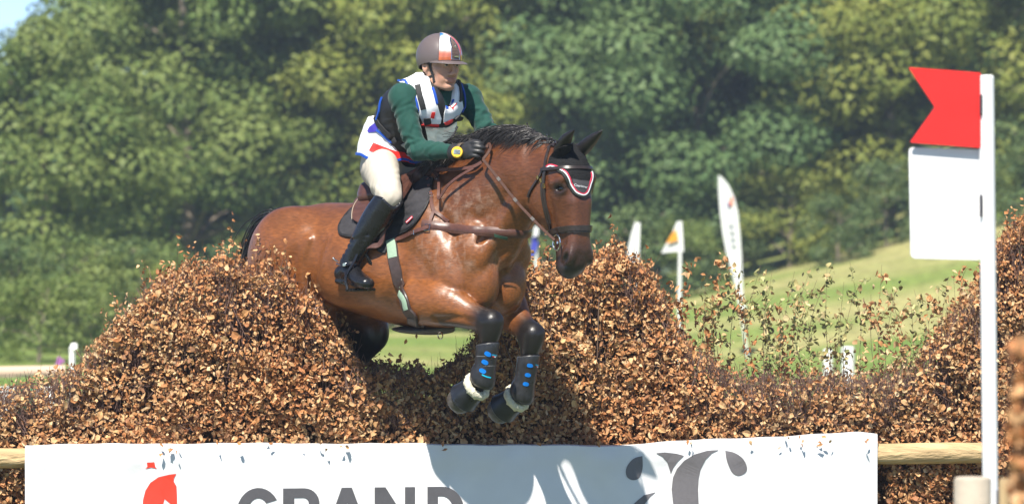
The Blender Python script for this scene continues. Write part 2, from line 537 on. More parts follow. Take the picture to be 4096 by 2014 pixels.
back_ = [('E', -300, 104, 0, .36, 'dark tree standing far back beyond the left edge'), ('E', 1080, 98, 60, .9, 'dark tall tree far back between the two left green trees'), ('E', 1330, 100, 130, .95, 'dark tall tree far back above the horse\'s rump'),
         ('E', 1850, 102, 200, .95, 'dark tall tree far back above the rider\'s helmet'), ('E', 2500, 100, 290, .95, 'dark tall tree far back above the horse\'s ears'), ('E', 3050, 101, 20, .95, 'dark tall tree far back above the feather flag'),
         ('E', 3650, 100, 90, .98, 'dark tall tree far back above the red flag'), ('E', 4250, 102, 170, 1., 'dark tall tree far back beyond the right edge')]
for k, px, Y, rot, sc, lab in back_: plant_tree('wood_tree', k, X_at(px, Y), Y, rot, sc, lab, group='trees deep in the wood')
bush = [('S', 150, 47, 10, .52, 'bright green bush under the left tree beside the white capped post'), ('S', -40, 49, 70, .5, 'bright green bush cut by the left edge above the pale rail'), ('S', 330, 52, 90, .5, 'green bush touching the left slope of the fence\'s left hump'), ('U', 540, 60, 150, .6, 'bush hidden low behind the left hump of the fence'), ('T', 1250, 76, 210, .9, 'dark bush in the shade behind the horse\'s rump')]
for i_, (px, Y, k_) in enumerate(((50, 57, 'T'), (260, 58, 'S'), (420, 60, 'T'), (640, 64, 'S'), (880, 66, 'T'), (1100, 68, 'U'))):
    bush.append((k_, px, Y, 40 * i_, .75, 'bush number %s from the left in the low row under the left trees' % ('one two three four five six'.split()[i_])))
ords = 'first second third fourth fifth sixth seventh eighth ninth tenth eleventh twelfth thirteenth fourteenth fifteenth'.split()
for i_ in range(15):
    px = 1400 + i_ * 195; Y = 77 + 3 * math.sin(i_ * 1.7) + (1.5 if px > 3000 else 0)
    bush.append(('TSTUTT'[i_ % 6], px, Y, 67 * i_, .72 + .16 * math.sin(i_ * 2.3), '%s bush from the left along the wood\'s edge behind horse and slope' % ords[i_]))
for k, px, Y, rot, sc, lab in bush: plant_tree('bush', k, X_at(px, Y), Y, rot, sc, lab, 'bush', 'bushes under the trees')
# the wood goes on behind: one dense mass of foliage and stems
r_ = np.random.default_rng(8)
n = 26000
P_ = np.stack([r_.uniform(-34, 34, n), r_.uniform(112, 128, n), r_.uniform(0, 1, n) ** 1.1 * 12.5], 1)
P_[:, 2] *= np.where(P_[:, 0] < -10.5, .45, 1.)
P_[:, 2] += terrain(P_[:, 0], P_[:, 1])
N_ = r_.normal(0, .6, (n, 3)) + [0, -.4, .6]; N_ /= np.linalg.norm(N_, axis=1)[:, None]
V_, F_ = leaf_quads(P_, N_, r_.uniform(.6, 1.1, n), r_)
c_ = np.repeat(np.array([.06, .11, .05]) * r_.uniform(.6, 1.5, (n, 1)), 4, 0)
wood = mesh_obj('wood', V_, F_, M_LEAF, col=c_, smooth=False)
tag(wood, 'dark mass of the wood behind the nearer trees', 'wood', kind='stuff')
# ------------------------------------------------------------------ brush fence of dry birch
TOP = np.array([(-500, 1570), (-200, 1560), (0, 1540), (120, 1510), (250, 1470), (330, 1425), (400, 1345), (450, 1285), (520, 1205), (600, 1130), (700, 1090), (800, 1074), (900, 1064), (1050, 1070), (1150, 1078), (1230, 1118), (1290, 1168), (1330, 1236), (1365, 1310), (1420, 1400), (1500, 1472), (1600, 1496), (1720, 1486), (1800, 1445),
    (1880, 1385), (1980, 1250), (2060, 1130), (2150, 1075), (2250, 1065), (2350, 1035), (2450, 1008), (2520, 1020), (2580, 1066), (2640, 1140), (2680, 1250), (2720, 1330), (2800, 1405), (2900, 1455), (3050, 1485), (3300, 1495), (3550, 1482), (3680, 1440), (3780, 1350), (3870, 1220), (3950, 1070), (4020, 960), (4096, 880), (4300, 800), (4700, 780)], float)
SL = .20                                 # the fence stands a little askew: its left end is nearer
TX = (TOP[:, 0] - 2048) / 850.; TK = 1 + SL * TX / CAM_D; TZ = CAM_Z + (1007 - TOP[:, 1]) / 850. * TK - .030; TX = TX * TK
def top_z(x):
    x = np.asarray(x, float)
    return np.interp(x, TX, TZ) + .016 * np.sin(x * 17 + 2 * np.sin(x * 5)) + .018 * np.sin(x * 9.3 + 1.5 * np.sin(x * 3.1) + .7) + .010 * np.sin(x * 41 + 1) + .007 * np.sin(x * 83 + 3 * np.sin(x * 7))
FR = np.random.default_rng(21)
def lump(x, z): return .035 * np.sin(x * 7.3 + 2 * np.sin(z * 5.1)) * np.sin(z * 8.7 + 1.3 * np.sin(x * 6.1)) + .02 * np.sin(x * 19 + z * 11) * np.sin(z * 23 - x * 7)
def front_y(x, z):
    hump = .10 * np.exp(-((x + 1.02) / .55) ** 4) * smooth01(.70, 1.0, z)
    return SL * x - .03 + .10 * np.clip(z - .7, 0, 1) - hump + lump(x, z)
DEPTH = .62
# curled dry leaves: six shapes
def leaf_shape(r):
    fold = r.uniform(.1, 1.0); curl = r.choice([-1, 1]) * r.uniform(.2, 1.7); tw = r.uniform(-.6, .6); wd = r.uniform(.55, 1.0)
    V = []
    for t, w in ((0, .0), (.30, .44), (.66, .40), (1., 0.)):
        ang = curl * t; sx = math.sin(ang) / curl; sz = (1 - math.cos(ang)) / curl
        for sgn in ((0,) if w == 0 else (-1, 0, 1)):
            f_ = fold + tw * sgn; jag = r.uniform(.62, 1.22)
            V.append((sx - .45 + r.normal(0, .05), sgn * w * wd * jag * math.cos(f_) + r.normal(0, .03), sz + abs(sgn) * w * wd * math.sin(f_) + r.normal(0, .07)))
    F = [(0, 1, 2), (0, 2, 3), (1, 4, 5, 2), (2, 5, 6, 3), (4, 7, 5), (5, 7, 6)]
    return np.array(V), F
SHAPES = [leaf_shape(FR) for _ in range(14)]
DRY = np.array([(.560, .330, .150), (.490, .250, .100), (.610, .405, .205), (.450, .205, .082), (.330, .160, .075), (.640, .460, .265), (.530, .320, .155), (.465, .218, .088), (.270, .135, .065), (.575, .360, .178)])
OLIVE = np.array([(.42, .36, .15), (.33, .31, .12), (.52, .43, .22), (.24, .25, .095), (.48, .34, .16), (.40, .40, .18)])
M_DRY = mat('dry_leaf', tint='tint', rough=.62, spec=.28, trans=.16)
M_TWIG = mat('birch_twig', tint='tint', rough=.7, spec=.25)
def rand_frames(n, out, spread, r):
    """leaf frames whose normals scatter about 'out'"""
    N_ = out + r.normal(0, spread, (n, 3)); N_ /= np.linalg.norm(N_, axis=1)[:, None]
    a = r.normal(0, 1, (n, 3)) + np.array([0, 0, -.8]); X_ = a - N_ * np.sum(a * N_, 1)[:, None]; X_ /= np.linalg.norm(X_, axis=1)[:, None]
    return np.stack([X_, np.cross(N_, X_), N_], 2)
def leaf_cloud(P_, FRM, size, cols, r):
    Vs = []; Cs = []; quads = []; tris = []; o = 0
    kind = r.integers(0, len(SHAPES), len(P_))
    Fall = []
    for k, (sv, sf) in enumerate(SHAPES):
        m = np.nonzero(kind == k)[0]
        if not len(m): continue
        V = np.einsum('nij,vj->nvi', FRM[m], sv) * size[m][:, None, None] + P_[m][:, None, :]
        nv = len(sv); base = o + np.arange(len(m)) * nv
        for f_ in sf:
            if len(f_) == 4: quads.append(base[:, None] + np.array(f_)[None]); 
            else: tris.append(base[:, None] + np.array(f_)[None])
        Vs.append(V.reshape(-1, 3)); Cs.append(np.repeat(cols[m], nv, 0)); o += nv * len(m)
    q = np.vstack(quads); t = np.vstack(tris)
    tri = np.vstack([t, q[:, [0, 1, 2]], q[:, [0, 2, 3]]])
    return np.vstack(Vs), tri, np.vstack(Cs)
def dry_cols(P_, r, pal=DRY):
    n = len(P_)
    patchy = np.sin(P_[:, 0] * 3.1 + 1.7 * np.sin(P_[:, 2] * 4)) * .5 + .5
    i = np.clip((r.uniform(0, 1, n) * len(pal)).astype(int), 0, len(pal) - 1)
    c = pal[i] * r.uniform(.72, 1.22, (n, 1))
    red = np.clip(patchy * 1.2 - .4, 0, 1)[:, None] * .55
    if pal is DRY: c = c * (1 - red) + c * np.array([1.02, .78, .66]) * red
    return c
fence = empty('brush_fence'); fence.location = (0, 0, 0)
tag(fence, 'long brush fence of dry brown birch leaves with two rounded humps', 'brush fence')
# solid heart of packed brushwood
xs = np.linspace(-3.4, 3.6, 141); V_ = []; F_ = []
for x in xs:
    t = float(top_z(x)) - .13
    yh = float(-.10 * math.exp(-((x + 1.02) / .55) ** 4))
    for y, z in ((.17, -.02), (.17, min(.75, t)), (.27 + yh, t - .03), (.40, t), (DEPTH - .14, t - .03), (DEPTH - .1, -.02)): V_.append((x, y + SL * x, z))
for i in range(len(xs) - 1):
    for k in range(5): F_.append((i * 6 + k, i * 6 + k + 1, (i + 1) * 6 + k + 1, (i + 1) * 6 + k))
F_ += [tuple(range(6))[::-1], tuple((len(xs) - 1) * 6 + k for k in range(6))]
mesh_obj('brushwood_core', V_, F_, mat('packed_brush', (.095, .055, .034), .9, spec=.1, noise=(30, .5), bump=(25, 1., .05)), fence)
# leaves on the front, the top and the back
def front_leaves(n, r):
    x = r.uniform(-3.3, 3.5, n); t = top_z(x); z = .05 + (t - .05) * r.uniform(0, 1, n)
    keep = (z > .62) | (np.abs(x) > 1.8) | (r.uniform(0, 1, n) < .15)
    keep &= r.uniform(0, 1, n) < (t - .05) / 1.75
    dz = t - z
    low = smooth01(1.30, 1.12, t) * ((x > .8) | (x < -1.95))                       # the clipped low parts show bare twigs along the top
    keep &= r.uniform(0, 1, n) > low * smooth01(.12, .02, dz) * .80
    thin = .5 + .5 * np.sin(x * 11 + 3 * np.sin(z * 3.3)) * np.sin(z * 6.5 + 2 * np.sin(x * 4.7)) + .25 * np.sin(x * 31) * np.sin(z * 9 + x * 5)
    keep &= r.uniform(0, 1, n) > .42 * np.clip(thin - .35, 0, 1)
    x, z = x[keep], z[keep]; n = len(x); dep = np.where(r.uniform(0, 1, n) < .72, r.exponential(.028, n), r.uniform(0, .15, n)) - .012
    y = front_y(x, z) + dep
    return np.stack([x, y, z], 1)
Pf = front_leaves(155000, FR)
n = 27000; x = FR.uniform(-3.3, 3.5, n); yy = FR.uniform(.05, DEPTH, n); t = top_z(x)
low = smooth01(1.30, 1.12, t) * ((x > .8) | (x < -1.95)); kp = FR.uniform(0, 1, n) > low * .7; x, yy, t = x[kp], yy[kp], t[kp]
Pt = np.stack([x, yy + SL * x, t - .02 + .04 * np.sin(x * 13 + yy * 9) + FR.normal(0, .022, len(x)) - .3 * np.clip(np.abs(yy - .33) - .2, 0, 1)], 1)
n = 9000; x = FR.uniform(-3.3, 3.5, n); t = top_z(x); z = .1 + (t - .1) * FR.uniform(0, 1, n)
Pb = np.stack([x, SL * x + DEPTH - .02 - FR.exponential(.05, n), z], 1)
# gaps: here and there a hollow
hol = FR.uniform([-3.3, .65], [3.5, 1.5], (80, 2)); hr_ = FR.uniform(.02, .06, 80)
d2 = np.full(len(Pf), 9.)
for h_, q_ in zip(hol, hr_): d2 = np.minimum(d2, np.hypot((Pf[:, 0] - h_[0]) * 1.5, (Pf[:, 2] - h_[1]) * .8) / q_)
Pf = Pf[(d2 > 1) | (FR.uniform(0, 1, len(Pf)) < .25)]
outf = np.array([-.1, -1., .55])
Pall = np.vstack([Pf, Pt, Pb])
Nout = np.vstack([np.tile(outf, (len(Pf), 1)), np.tile([0, -.35, 1.], (len(Pt), 1)), np.tile([0, 1., .2], (len(Pb), 1))])
Fm = rand_frames(len(Pall), Nout, .62, FR)
sz = .0145 + .026 * FR.beta(1.4, 2.2, len(Pall)) * np.where(FR.uniform(0, 1, len(Pall)) < .15, 1.2, 1.)
sz[:len(Pf)] *= 1 - .12 * smooth01(1.0, 1.5, Pf[:, 2])
V_, F_, C_ = leaf_cloud(Pall, Fm, sz, dry_cols(Pall, FR), FR)
lv = mesh_obj('leaves', V_, F_, M_DRY, fence, col=C_, smooth=False); lv['kind'] = 'stuff'
oh = []
for k in range(20):
    x = FR.uniform(-2.2, 1.7); n_ = int(FR.integers(1, 4))
    for j in range(n_): oh.append((x + FR.normal(0, .018), SL * x - .165 - FR.uniform(0, .02), .765 - FR.uniform(-.02, .045) * (1 if j else .5)))
oh = np.array(oh)
V_, F_, C_ = leaf_cloud(oh, rand_frames(len(oh), np.tile(outf, (len(oh), 1)), .6, FR), FR.uniform(.020, .036, len(oh)), dry_cols(oh, FR), FR)
o = mesh_obj('overhanging_leaves', V_, F_, M_DRY, fence, col=C_, smooth=False); o['kind'] = 'stuff'
# the largest leaves, one by one, out in front
variants = []
for k in range(32):
    sv, sf = SHAPES[k % 14]; c = DRY[(k * 3) % 10] * FR.uniform(.85, 1.2)
    o = mesh_obj('leaf', sv, sf, M_DRY, col=np.tile(c, (len(sv), 1)), smooth=False); variants.append(o.data); bpy.data.objects.remove(o)
Pn = front_leaves(2600, np.random.default_rng(77)); Pn = Pn[(Pn[:, 2] > .70) & (Pn[:, 0] > -2.45) & (Pn[:, 0] < 2.35)][:300]
Fn = rand_frames(len(Pn), np.tile(outf, (len(Pn), 1)), .45, FR)
for p, fm in zip(Pn, Fn):
    o = bpy.data.objects.new('leaf', variants[int(FR.integers(0, 32))]); COL.objects.link(o); o.parent = fence
    p = np.array([p[0], float(front_y(p[0], p[2])) - FR.uniform(.012, .03), p[2]]); s = FR.uniform(.036, .050)
    M = Matrix.Identity(4)
    for a in range(3):
        for b in range(3): M[a][b] = fm[a, b] * s
        M[a][3] = p[a]
    o.matrix_basis = M
# upright twigs
def twig_mesh(rows):
    """rows: list of (points, r0, r1, colour); 3-sided"""
    mb = MB()
    for pts, r0, r1, c in rows: mb.add(tube(pts, np.linspace(r0, r1, len(pts)), 3, cap=False), c)
    return mb
rows = []
for k in range(5200):
    x = FR.uniform(-3.0, 3.1); t = float(top_z(x)); fr = FR.uniform() < .55
    y = (FR.uniform(.0, .10) + float(front_y(x, t)) + .015) if fr else SL * x + FR.uniform(.08, DEPTH - .05)
    hi = t + FR.normal(-.01, .025) + (.05 if FR.uniform() < .05 and t > 1.3 else 0); lo = hi - FR.uniform(.18, .55) - (.1 if t < 1.2 else 0); lo = max(lo, .3 if y > SL * x + .2 else .8)
    dx, dy = FR.normal(0, .06), FR.normal(0, .03)
    m = FR.normal(0, .012, 3)
    v = FR.uniform(.6, 1.5); c = np.array([.200, .125, .105]) * v
    rows.append(([np.array([x - dx, max(y, float(front_y(x, lo))) + .06, lo]), np.array([x - dx * .3, max(y, float(front_y(x, (lo + hi) / 2))) - .008, (lo + hi) / 2]) + m, np.array([x + dx * .4, y + dy, hi])], FR.uniform(.0018, .0034), .0010, tuple(c)))
for k in range(1500):       # loose ends leaning out of the face
    x = FR.uniform(-3, 3.2); t = float(top_z(x)); z = FR.uniform(.82, t); y = float(front_y(x, z))
    d = np.array([FR.normal(0, .5), FR.uniform(-.5, .1), FR.normal(.4, .6)]); d = unit(d) * FR.uniform(.05, .14)
    rows.append(([np.array([x, y + .03, z]), np.array([x, y + .02, z]) + d * .5 + FR.normal(0, .008, 3), np.array([x, y + .01, z]) + d], .0016, .0008, tuple(np.array([.16, .10, .085]) * FR.uniform(.6, 1.4))))
for k in range(14):        # a few thicker canes
    x = FR.uniform(-2.4, 2.3); t = float(top_z(x)); y = float(front_y(x, .9)) + .0
    rows.append(([np.array([x, float(front_y(x, .82)) + .02, .82]), np.array([x + FR.normal(0, .02), float(front_y(x, t * .5 + .4)), t * .5 + .4]), np.array([x + FR.normal(0, .04), float(front_y(x, t)) + .03, t - .02])], .004, .0025, (.15, .10, .075)))
tips = []; 
for k in range(1500):       # wispy shoots along the top
    x = FR.uniform(-2.7, 2.7); t = float(top_z(x)); y = float(front_y(x, t)) + FR.uniform(.0, .3); hi = FR.exponential(.042) + .015
    if t < 1.2: hi *= .6
    elif k % 12 == 0: hi += FR.uniform(.02, .06)
    p0 = np.array([x, y, t - .06]); p1 = p0 + [FR.normal(0, .03), FR.normal(0, .02), .06 + hi]
    mm_ = (p0 + p1) / 2 + FR.normal(0, .006, 3)
    rows.append(([p0, mm_, p1], .0013, .0006, tuple(np.array([.14, .085, .065]) * FR.uniform(.6, 1.4))))
    for j in range(int(FR.integers(0, 4) + hi * 25) if t > 1.2 else 0): tips.append(p0 + (p1 - p0) * FR.uniform(.4, 1.) + FR.normal(0, .008, 3))
tips = np.array(tips)
V_, F_, C_ = leaf_cloud(tips, rand_frames(len(tips), np.tile([0, -.7, .4], (len(tips), 1)), .8, FR), FR.uniform(.016, .032, len(tips)), dry_cols(tips, FR), FR)
o = mesh_obj('shoot_leaves', V_, F_, M_DRY, fence, col=C_, smooth=False); o['kind'] = 'stuff'
tw = twig_mesh(rows).build('twigs', M_TWIG, fence, color=True, smooth='all'); tw['kind'] = 'stuff'
# leafy sprigs standing above the low right part, with fading olive leaves
sp_px = [(2700, 1120), (2740, 1180), (2760, 1050), (2790, 1230), (2830, 1120), (2860, 1190), (2905, 985), (2930, 1080), (2960, 1130), (2985, 1040), (3015, 1180), (3050, 1060), (3080, 1140), (3110, 1090), (3130, 1230), (3180, 1085), (3215, 1200), (3255, 1060), (3290, 1120), (3330, 1075), (3370, 1040), (3400, 1130), (3430, 1050), (3455, 1150), (3500, 1180), (3540, 1060), (3575, 1190), (3625, 1150), (3660, 1230), (3700, 1160), (3740, 1240), (3790, 1190), (3830, 1110), (3860, 1090)]
for i, (px, py) in enumerate(sp_px):
    Y = FR.uniform(.15, .55); x1, z1_ = (px - 2048) / 850. * 1.015, CAM_Z + (1007 - py) / 850.; x0 = x1 + FR.normal(0, .05); z0 = float(top_z(x0)) - .12
    Y += SL * x1; L_ = z1_ - z0; bend = FR.normal(0, .05)
    stem = crom([(x0, Y, z0), (x0 * .6 + x1 * .4 + bend, Y + FR.normal(0, .03), z0 + L_ * .5), (x1, Y + FR.normal(0, .04), z1_)], 7)
    rows = [(stem, .0024, .0008, (.20, .15, .10))]; Pl = []
    for j in range(int(FR.integers(4, 8))):
        u = FR.uniform(.2, .95); p = stem[int(u * (len(stem) - 1))]; d = np.array([FR.choice([-1, 1]) * FR.uniform(.3, 1), FR.normal(0, .5), FR.uniform(.3, 1.1)]); d = unit(d) * FR.uniform(.05, .17) * (1.2 - u * .6)
        b_ = crom([p, p + d * .5 + [0, 0, .008], p + d], 4); rows.append((b_, .0013, .0006, (.11, .08, .055)))
        for q in b_[1::2]: Pl += [q + FR.normal(0, .010, 3) for _ in range(int(FR.integers(1, 3)))]
    Pl += [stem[int(FR.uniform(.15, 1) * (len(stem) - 1))] + FR.normal(0, .014, 3) for _ in range(int(22 * L_ / .4))]
    Pl = np.array(Pl); mbs = twig_mesh(rows)
    s_ = mbs.build('sprig', M_TWIG, fence, color=True, smooth='all')
    fm = rand_frames(len(Pl), np.tile([0, -.6, .6], (len(Pl), 1)), .8, FR)
    pal = OLIVE if FR.uniform() < (.9 if px < 3480 else .55) and px > 2800 else DRY
    V_, F_, C_ = leaf_cloud(Pl, fm, FR.uniform(.022, .042, len(Pl)), dry_cols(Pl, FR, pal), FR)
    o = mesh_obj('foliage', V_, F_, M_DRY, s_, col=C_, smooth=False); o['kind'] = 'stuff'
# ------------------------------------------------------------------ the horse: frame x forward, y to its left, z up
YAW = 45.0
H_O = at(1985, 1100, -0.70)
_f = np.array([math.cos(R(YAW)), -math.sin(R(YAW)), 0.]); _l = np.array([math.sin(R(YAW)), math.cos(R(YAW)), 0.])
H_R = np.stack([_f, _l, [0, 0, 1.]], 1)
H_M = Matrix([[*H_R[0], H_O[0]], [*H_R[1], H_O[1]], [*H_R[2], H_O[2]], [0, 0, 0, 1]])
CAM_H = H_R.T @ (np.array([0, -CAM_D, CAM_Z]) - H_O)
def HP(px, py, s):
    """horse-frame point in the plane y = s that the photograph shows at (px, py)"""
    d = H_R.T @ np.array([(px - 2048) / 850. / CAM_D, 1., (1007 - py) / 850. / CAM_D])
    t = (s - CAM_H[1]) / d[1]
    return CAM_H + d * t
# head frame: face looks a little more towards the camera than the body goes
HEAD_YAW = -9.0
HD_O = np.array([.428, -.005, .563])
HS = .88                            # head length factor
_a = R(HEAD_YAW)
HD_R = np.stack([[math.cos(_a), math.sin(_a), 0], [-math.sin(_a), math.cos(_a), 0], [0, 0, 1.]], 1)
def HD(x, y, z): return HD_O + HD_R @ np.array([x, y, z])

def build_horse():
    f = Field(steps((-1.86, .10, .011), (.10, .74, .0055)), steps((-.46, .46, .0075)), steps((-.82, .80, .0075)))
    I3 = np.eye(3)
    # barrel:  x, top, bottom, half width, height of widest point, exponent above, below
    rr = lambda x: x if x > -.9 else -.9 + (x + .9) * .86
    f.loft(0, None, [(rr(q[0]), *q[1:]) for q in [
        (-1.63, .10, .00, .03, .05, 2, 2), (-1.59, .18, -.12, .12, .04, 2, 2), (-1.52, .245, -.22, .185, .04, 2, 2.1),
        (-1.38, .305, -.27, .24, .04, 2, 2.2), (-1.18, .337, -.24, .27, .05, 2.1, 2.1), (-.98, .336, -.175, .275, .05, 2.1, 2.1),
        (-.78, .340, -.20, .285, .04, 2.0, 2.2), (-.58, .375, -.238, .275, .02, 1.9, 2.2), (-.40, .440, -.25, .245, .01, 1.7, 2.2),
        (-.27, .42, -.235, .215, .01, 1.7, 2.1), (-.15, .33, -.19, .185, .02, 1.8, 2.1), (-.06, .22, -.13, .15, .03, 2, 2), (-.01, .12, -.06, .08, .03, 2, 2)]],
        k=.05, frame=(np.zeros(3), I3))
    # neck: x,y,z, half width, half depth
    f.limb([(-.30, 0, .15, .15, .26), (-.16, 0, .26, .135, .25), (-.03, 0, .355, .112, .228), (.10, -.003, .425, .095, .198), (.215, -.008, .462, .085, .162), (.32, -.008, .478, .075, .122), (.395, -.008, .475, .068, .095)], k=.07)
    f.limb([(-.45, 0, .42, .045, .05), (-.34, 0, .455, .04, .05), (-.24, 0, .480, .036, .05), (-.14, 0, .535, .032, .05), (-.04, 0, .575, .032, .05), (.105, 0, .593, .030, .05), (.23, 0, .586, .03, .05), (.34, -.003, .545, .035, .05)], k=.05)   # crest
    # windpipe and jugular line
    f.limb([(.23, -.008, .36, .05, .06), (.13, -.004, .24, .06, .07), (.06, 0, .14, .065, .08), (.0, 0, .08, .07, .08)], k=.06)
    for s in (-1, 1):
        # neck muscle that runs from the jaw to the point of the shoulder
        f.limb([(.26, .045 * s, .40, .035, .045), (.13, .065 * s, .28, .04, .055), (.04, .085 * s, .17, .045, .06), (-.01, .11 * s, .10, .05, .06)], k=.04)
        f.limb([(.24, .06 * s, .50, .03, .08), (.06, .08 * s, .44, .035, .10), (-.14, .12 * s, .30, .05, .12)], k=.05)
        # shoulder blade, point of shoulder, upper arm
        f.limb([(-.36, .15 * s, .30, .06, .09), (-.24, .180 * s, .15, .068, .11), (-.14, .175 * s, .02, .068, .10), (-.10, .165 * s, -.05, .06, .08)], k=.05)
        f.limb([(-.09, .165 * s, -.03, .065, .08), (-.20, .175 * s, -.09, .065, .09), (-.29, .185 * s, -.13, .055, .08)], k=.04)
        # triceps
        f.ell((-.30, .195 * s, -.05), (.12, .065, .14), k=.04)
        # chest muscle
        f.ell((-.020, .132 * s, .105), (.088, .066, .125), k=.05)       # point of the shoulder
        f.ell((-.015, .086 * s, -.03), (.088, .086, .140), k=.018)      # breast
        f.ell((-.10, .090 * s, -.125), (.09, .07, .075), k=.03)
        # hip, rump, stifle
        f.ell((-1.22, .16 * s, .12), (.23, .13, .20), k=.06)
        f.ell((-1.385, .13 * s, .00), (.12, .11, .24), k=.05)
        f.ell((-1.06, .21 * s, .16), (.07, .06, .07), k=.06)     # point of hip
        f.ell((-.70, .22 * s, .02), (.30, .085, .17), k=.06)     # rib spring
    for s in (-1, 1):          # folds of skin in front of the hip, haunch line
        for pts in (((1240, 960), (1215, 1040), (1210, 1110), (1218, 1180)), ((1320, 990), (1292, 1040), (1280, 1110)), ((1110, 960), (1085, 1030), (1090, 1120))):
            q = [HP(a_, b_, -.262) for a_, b_ in pts]; q = [np.array([v[0], .262 * s, v[2]]) for v in q]
            f.limb([(*v, .018) for v in q], k=.035)
    # hind legs, tucked up under the belly
    for s, dx, dz in ((-1, .05, 0.), (1, .045, -.035)):
        f.limb([(-1.33 + dx, .155 * s, .05 + dz, .12, .20), (-1.20 + dx, .17 * s, -.10 + dz, .115, .175), (-1.07 + dx, .17 * s, -.235 + dz, .085, .105)], k=.05)
        f.limb([(-1.05 + dx, .165 * s, -.25 + dz, .075, .085), (-1.19 + dx, .155 * s, -.34 + dz, .07, .095), (-1.34 + dx, .145 * s, -.43 + dz, .048, .062), (-1.44 + dx, .14 * s, -.475 + dz, .045, .06)], k=.035)
        f.limb([(-1.45 + dx, .14 * s, -.46 + dz, .042, .058), (-1.42 + dx, .14 * s, -.55 + dz, .034, .042), (-1.37 + dx, .14 * s, -.66 + dz, .032, .036), (-1.34 + dx, .14 * s, -.735 + dz, .04, .044)], k=.02)
        f.limb([(-1.34 + dx, .14 * s, -.735 + dz, .038, .042), (-1.40 + dx, .14 * s, -.77 + dz, .033, .036), (-1.46 + dx, .14 * s, -.775 + dz, .05, .05), (-1.52 + dx, .14 * s, -.765 + dz, .055, .055)], k=.015)
    # forelegs: elbow, forearm, knee, cannon, fetlock, pastern, hoof
    LEG = {}
    for s, el, kn, ft, cf, toe in ((-1, (-.275, -.215, -.130), HP(1962, 1288, -.165), HP(1936, 1500, -.165), HP(1895, 1555, -.165), HP(1842, 1600, -.165)),
                              (1, (-.235, .205, -.125), HP(2128, 1338, .125), HP(2094, 1560, .125), HP(2055, 1600, .125), HP(2002, 1640, .125))):
        el = np.array(el); m1 = el * .62 + kn * .38 + [0, 0, .022]; m2 = el * .28 + kn * .72 + [0, 0, .008]
        f.limb([(*(el + [0, .012 * s, .01]), .088, .108), (*(m1 + [0, .010 * s, .008]), .080, .100), (*m2, .053, .065), (*kn, .049, .055)], k=.012)
        f.ell(el * .70 + kn * .30 + [0, .022 * s, .040], (.092, .070, .088), k=.012)
        f.limb([(*(el * .62 + kn * .38 + [0, .068 * s, -.035]), .008), (*(el * .35 + kn * .65 + [0, .060 * s, -.012]), .008), (*(el * .12 + kn * .88 + [0, .05 * s, -.006]), .004)], k=.025, op='sub')
        ax = unit(ft - kn)
        # knee block
        f.ell(kn + [.008, 0, -.010], (.046, .049, .064), k=.025)
        f.ell(kn + [.024, 0, .008], (.032, .042, .030), k=.025)
        f.ell(kn + ax * .035 + [.024, 0, 0], (.030, .040, .026), k=.018)
        f.ell(kn + ax * .055 + [.006, 0, 0], (.044, .046, .05), k=.02)
        f.ell(kn + [-.045, 0, -.022], (.028, .032, .04), k=.03)
        f.limb([(*(kn + ax * .06), .042, .045), (*(kn + ax * .12), .034, .037), (*(kn * .35 + ft * .65), .033, .036), (*(ft - ax * .03), .038, .044), (*ft, .042, .048)], k=.015)
        f.ell(ft + [-.018, 0, -.004], (.036, .04, .042), k=.02)
        f.limb([(*ft, .038, .042), (*(ft * .4 + cf * .6), .034, .036), (*cf, .04, .044)], k=.02)
        d = unit(toe - cf)
        f.limb([(*cf, .045, .046), (*(cf * .5 + toe * .5), .056, .056), (*toe, .062, .060), (*(toe + d * .018), .058, .055)], k=.008)
        f.ell(toe + d * .112, (.092, .092, .092), k=.006, op='sub')
        LEG[s] = dict(el=el, kn=kn, ft=ft, cf=cf, toe=toe)
    # head, lofted downwards from the poll: distance, front, back, half width
    prof = [(-.035, .055, -.02, .03, .02, 2, 2), (0, .085, -.07, .058, .01, 2, 2), (.05, .118, -.095, .085, .01, 2.2, 2), (.11, .142, -.125, .098, .01, 2.4, 2), (.17, .152, -.142, .100, .01, 2.6, 2.1),
            (.23, .153, -.150, .093, .0, 2.7, 2.2), (.29, .152, -.142, .081, -.01, 2.6, 2.2), (.35, .151, -.112, .070, .0, 2.5, 2.2), (.41, .150, -.066, .056, .02, 2.4, 2.1), (.47, .149, -.034, .050, .04, 2.3, 2.1),
            (.53, .150, -.020, .051, .05, 2.3, 2.2), (.575, .147, -.016, .054, .06, 2.3, 2.3), (.61, .130, -.010, .055, .06, 2.2, 2.2), (.635, .100, .006, .042, .055, 2, 2), (.652, .07, .03, .018, .05, 2, 2)]
    prof = [(q[0] * HS, *q[1:]) for q in prof]
    Mh = HD_R @ np.array([[0, 0, 1.], [0, 1., 0], [-1., 0, 0]]).T.T
    Mh = np.stack([HD_R @ np.array([0, 0, -1.]), HD_R @ np.array([0, 1., 0]), HD_R @ np.array([1., 0, 0])], 1)
    f.loft(0, None, prof, k=.035, frame=(HD_O, Mh))
    for s in (-1, 1):
        f.ell(HD(-.070, .064 * s, -.220), (.085, .032, .10), k=.03, rot=HD_R)              # cheek
        f.limb([(*HD(-.10, .062 * s, -.11), .03), (*HD(-.142, .05 * s, -.19), .026), (*HD(-.132, .047 * s, -.27), .024), (*HD(-.07, .04 * s, -.34), .022)], k=.025)   # jaw bone
        f.limb([(*HD(.118, .076 * s, -.125), .020), (*HD(.092, .088 * s, -.142), .018), (*HD(.055, .088 * s, -.150), .016)], k=.025)    # brow
        f.limb([(*HD(.075, .062 * s, -.215), .022), (*HD(.072, .050 * s, -.28), .018), (*HD(.075, .042 * s, -.34), .014)], k=.04)   # facial crest
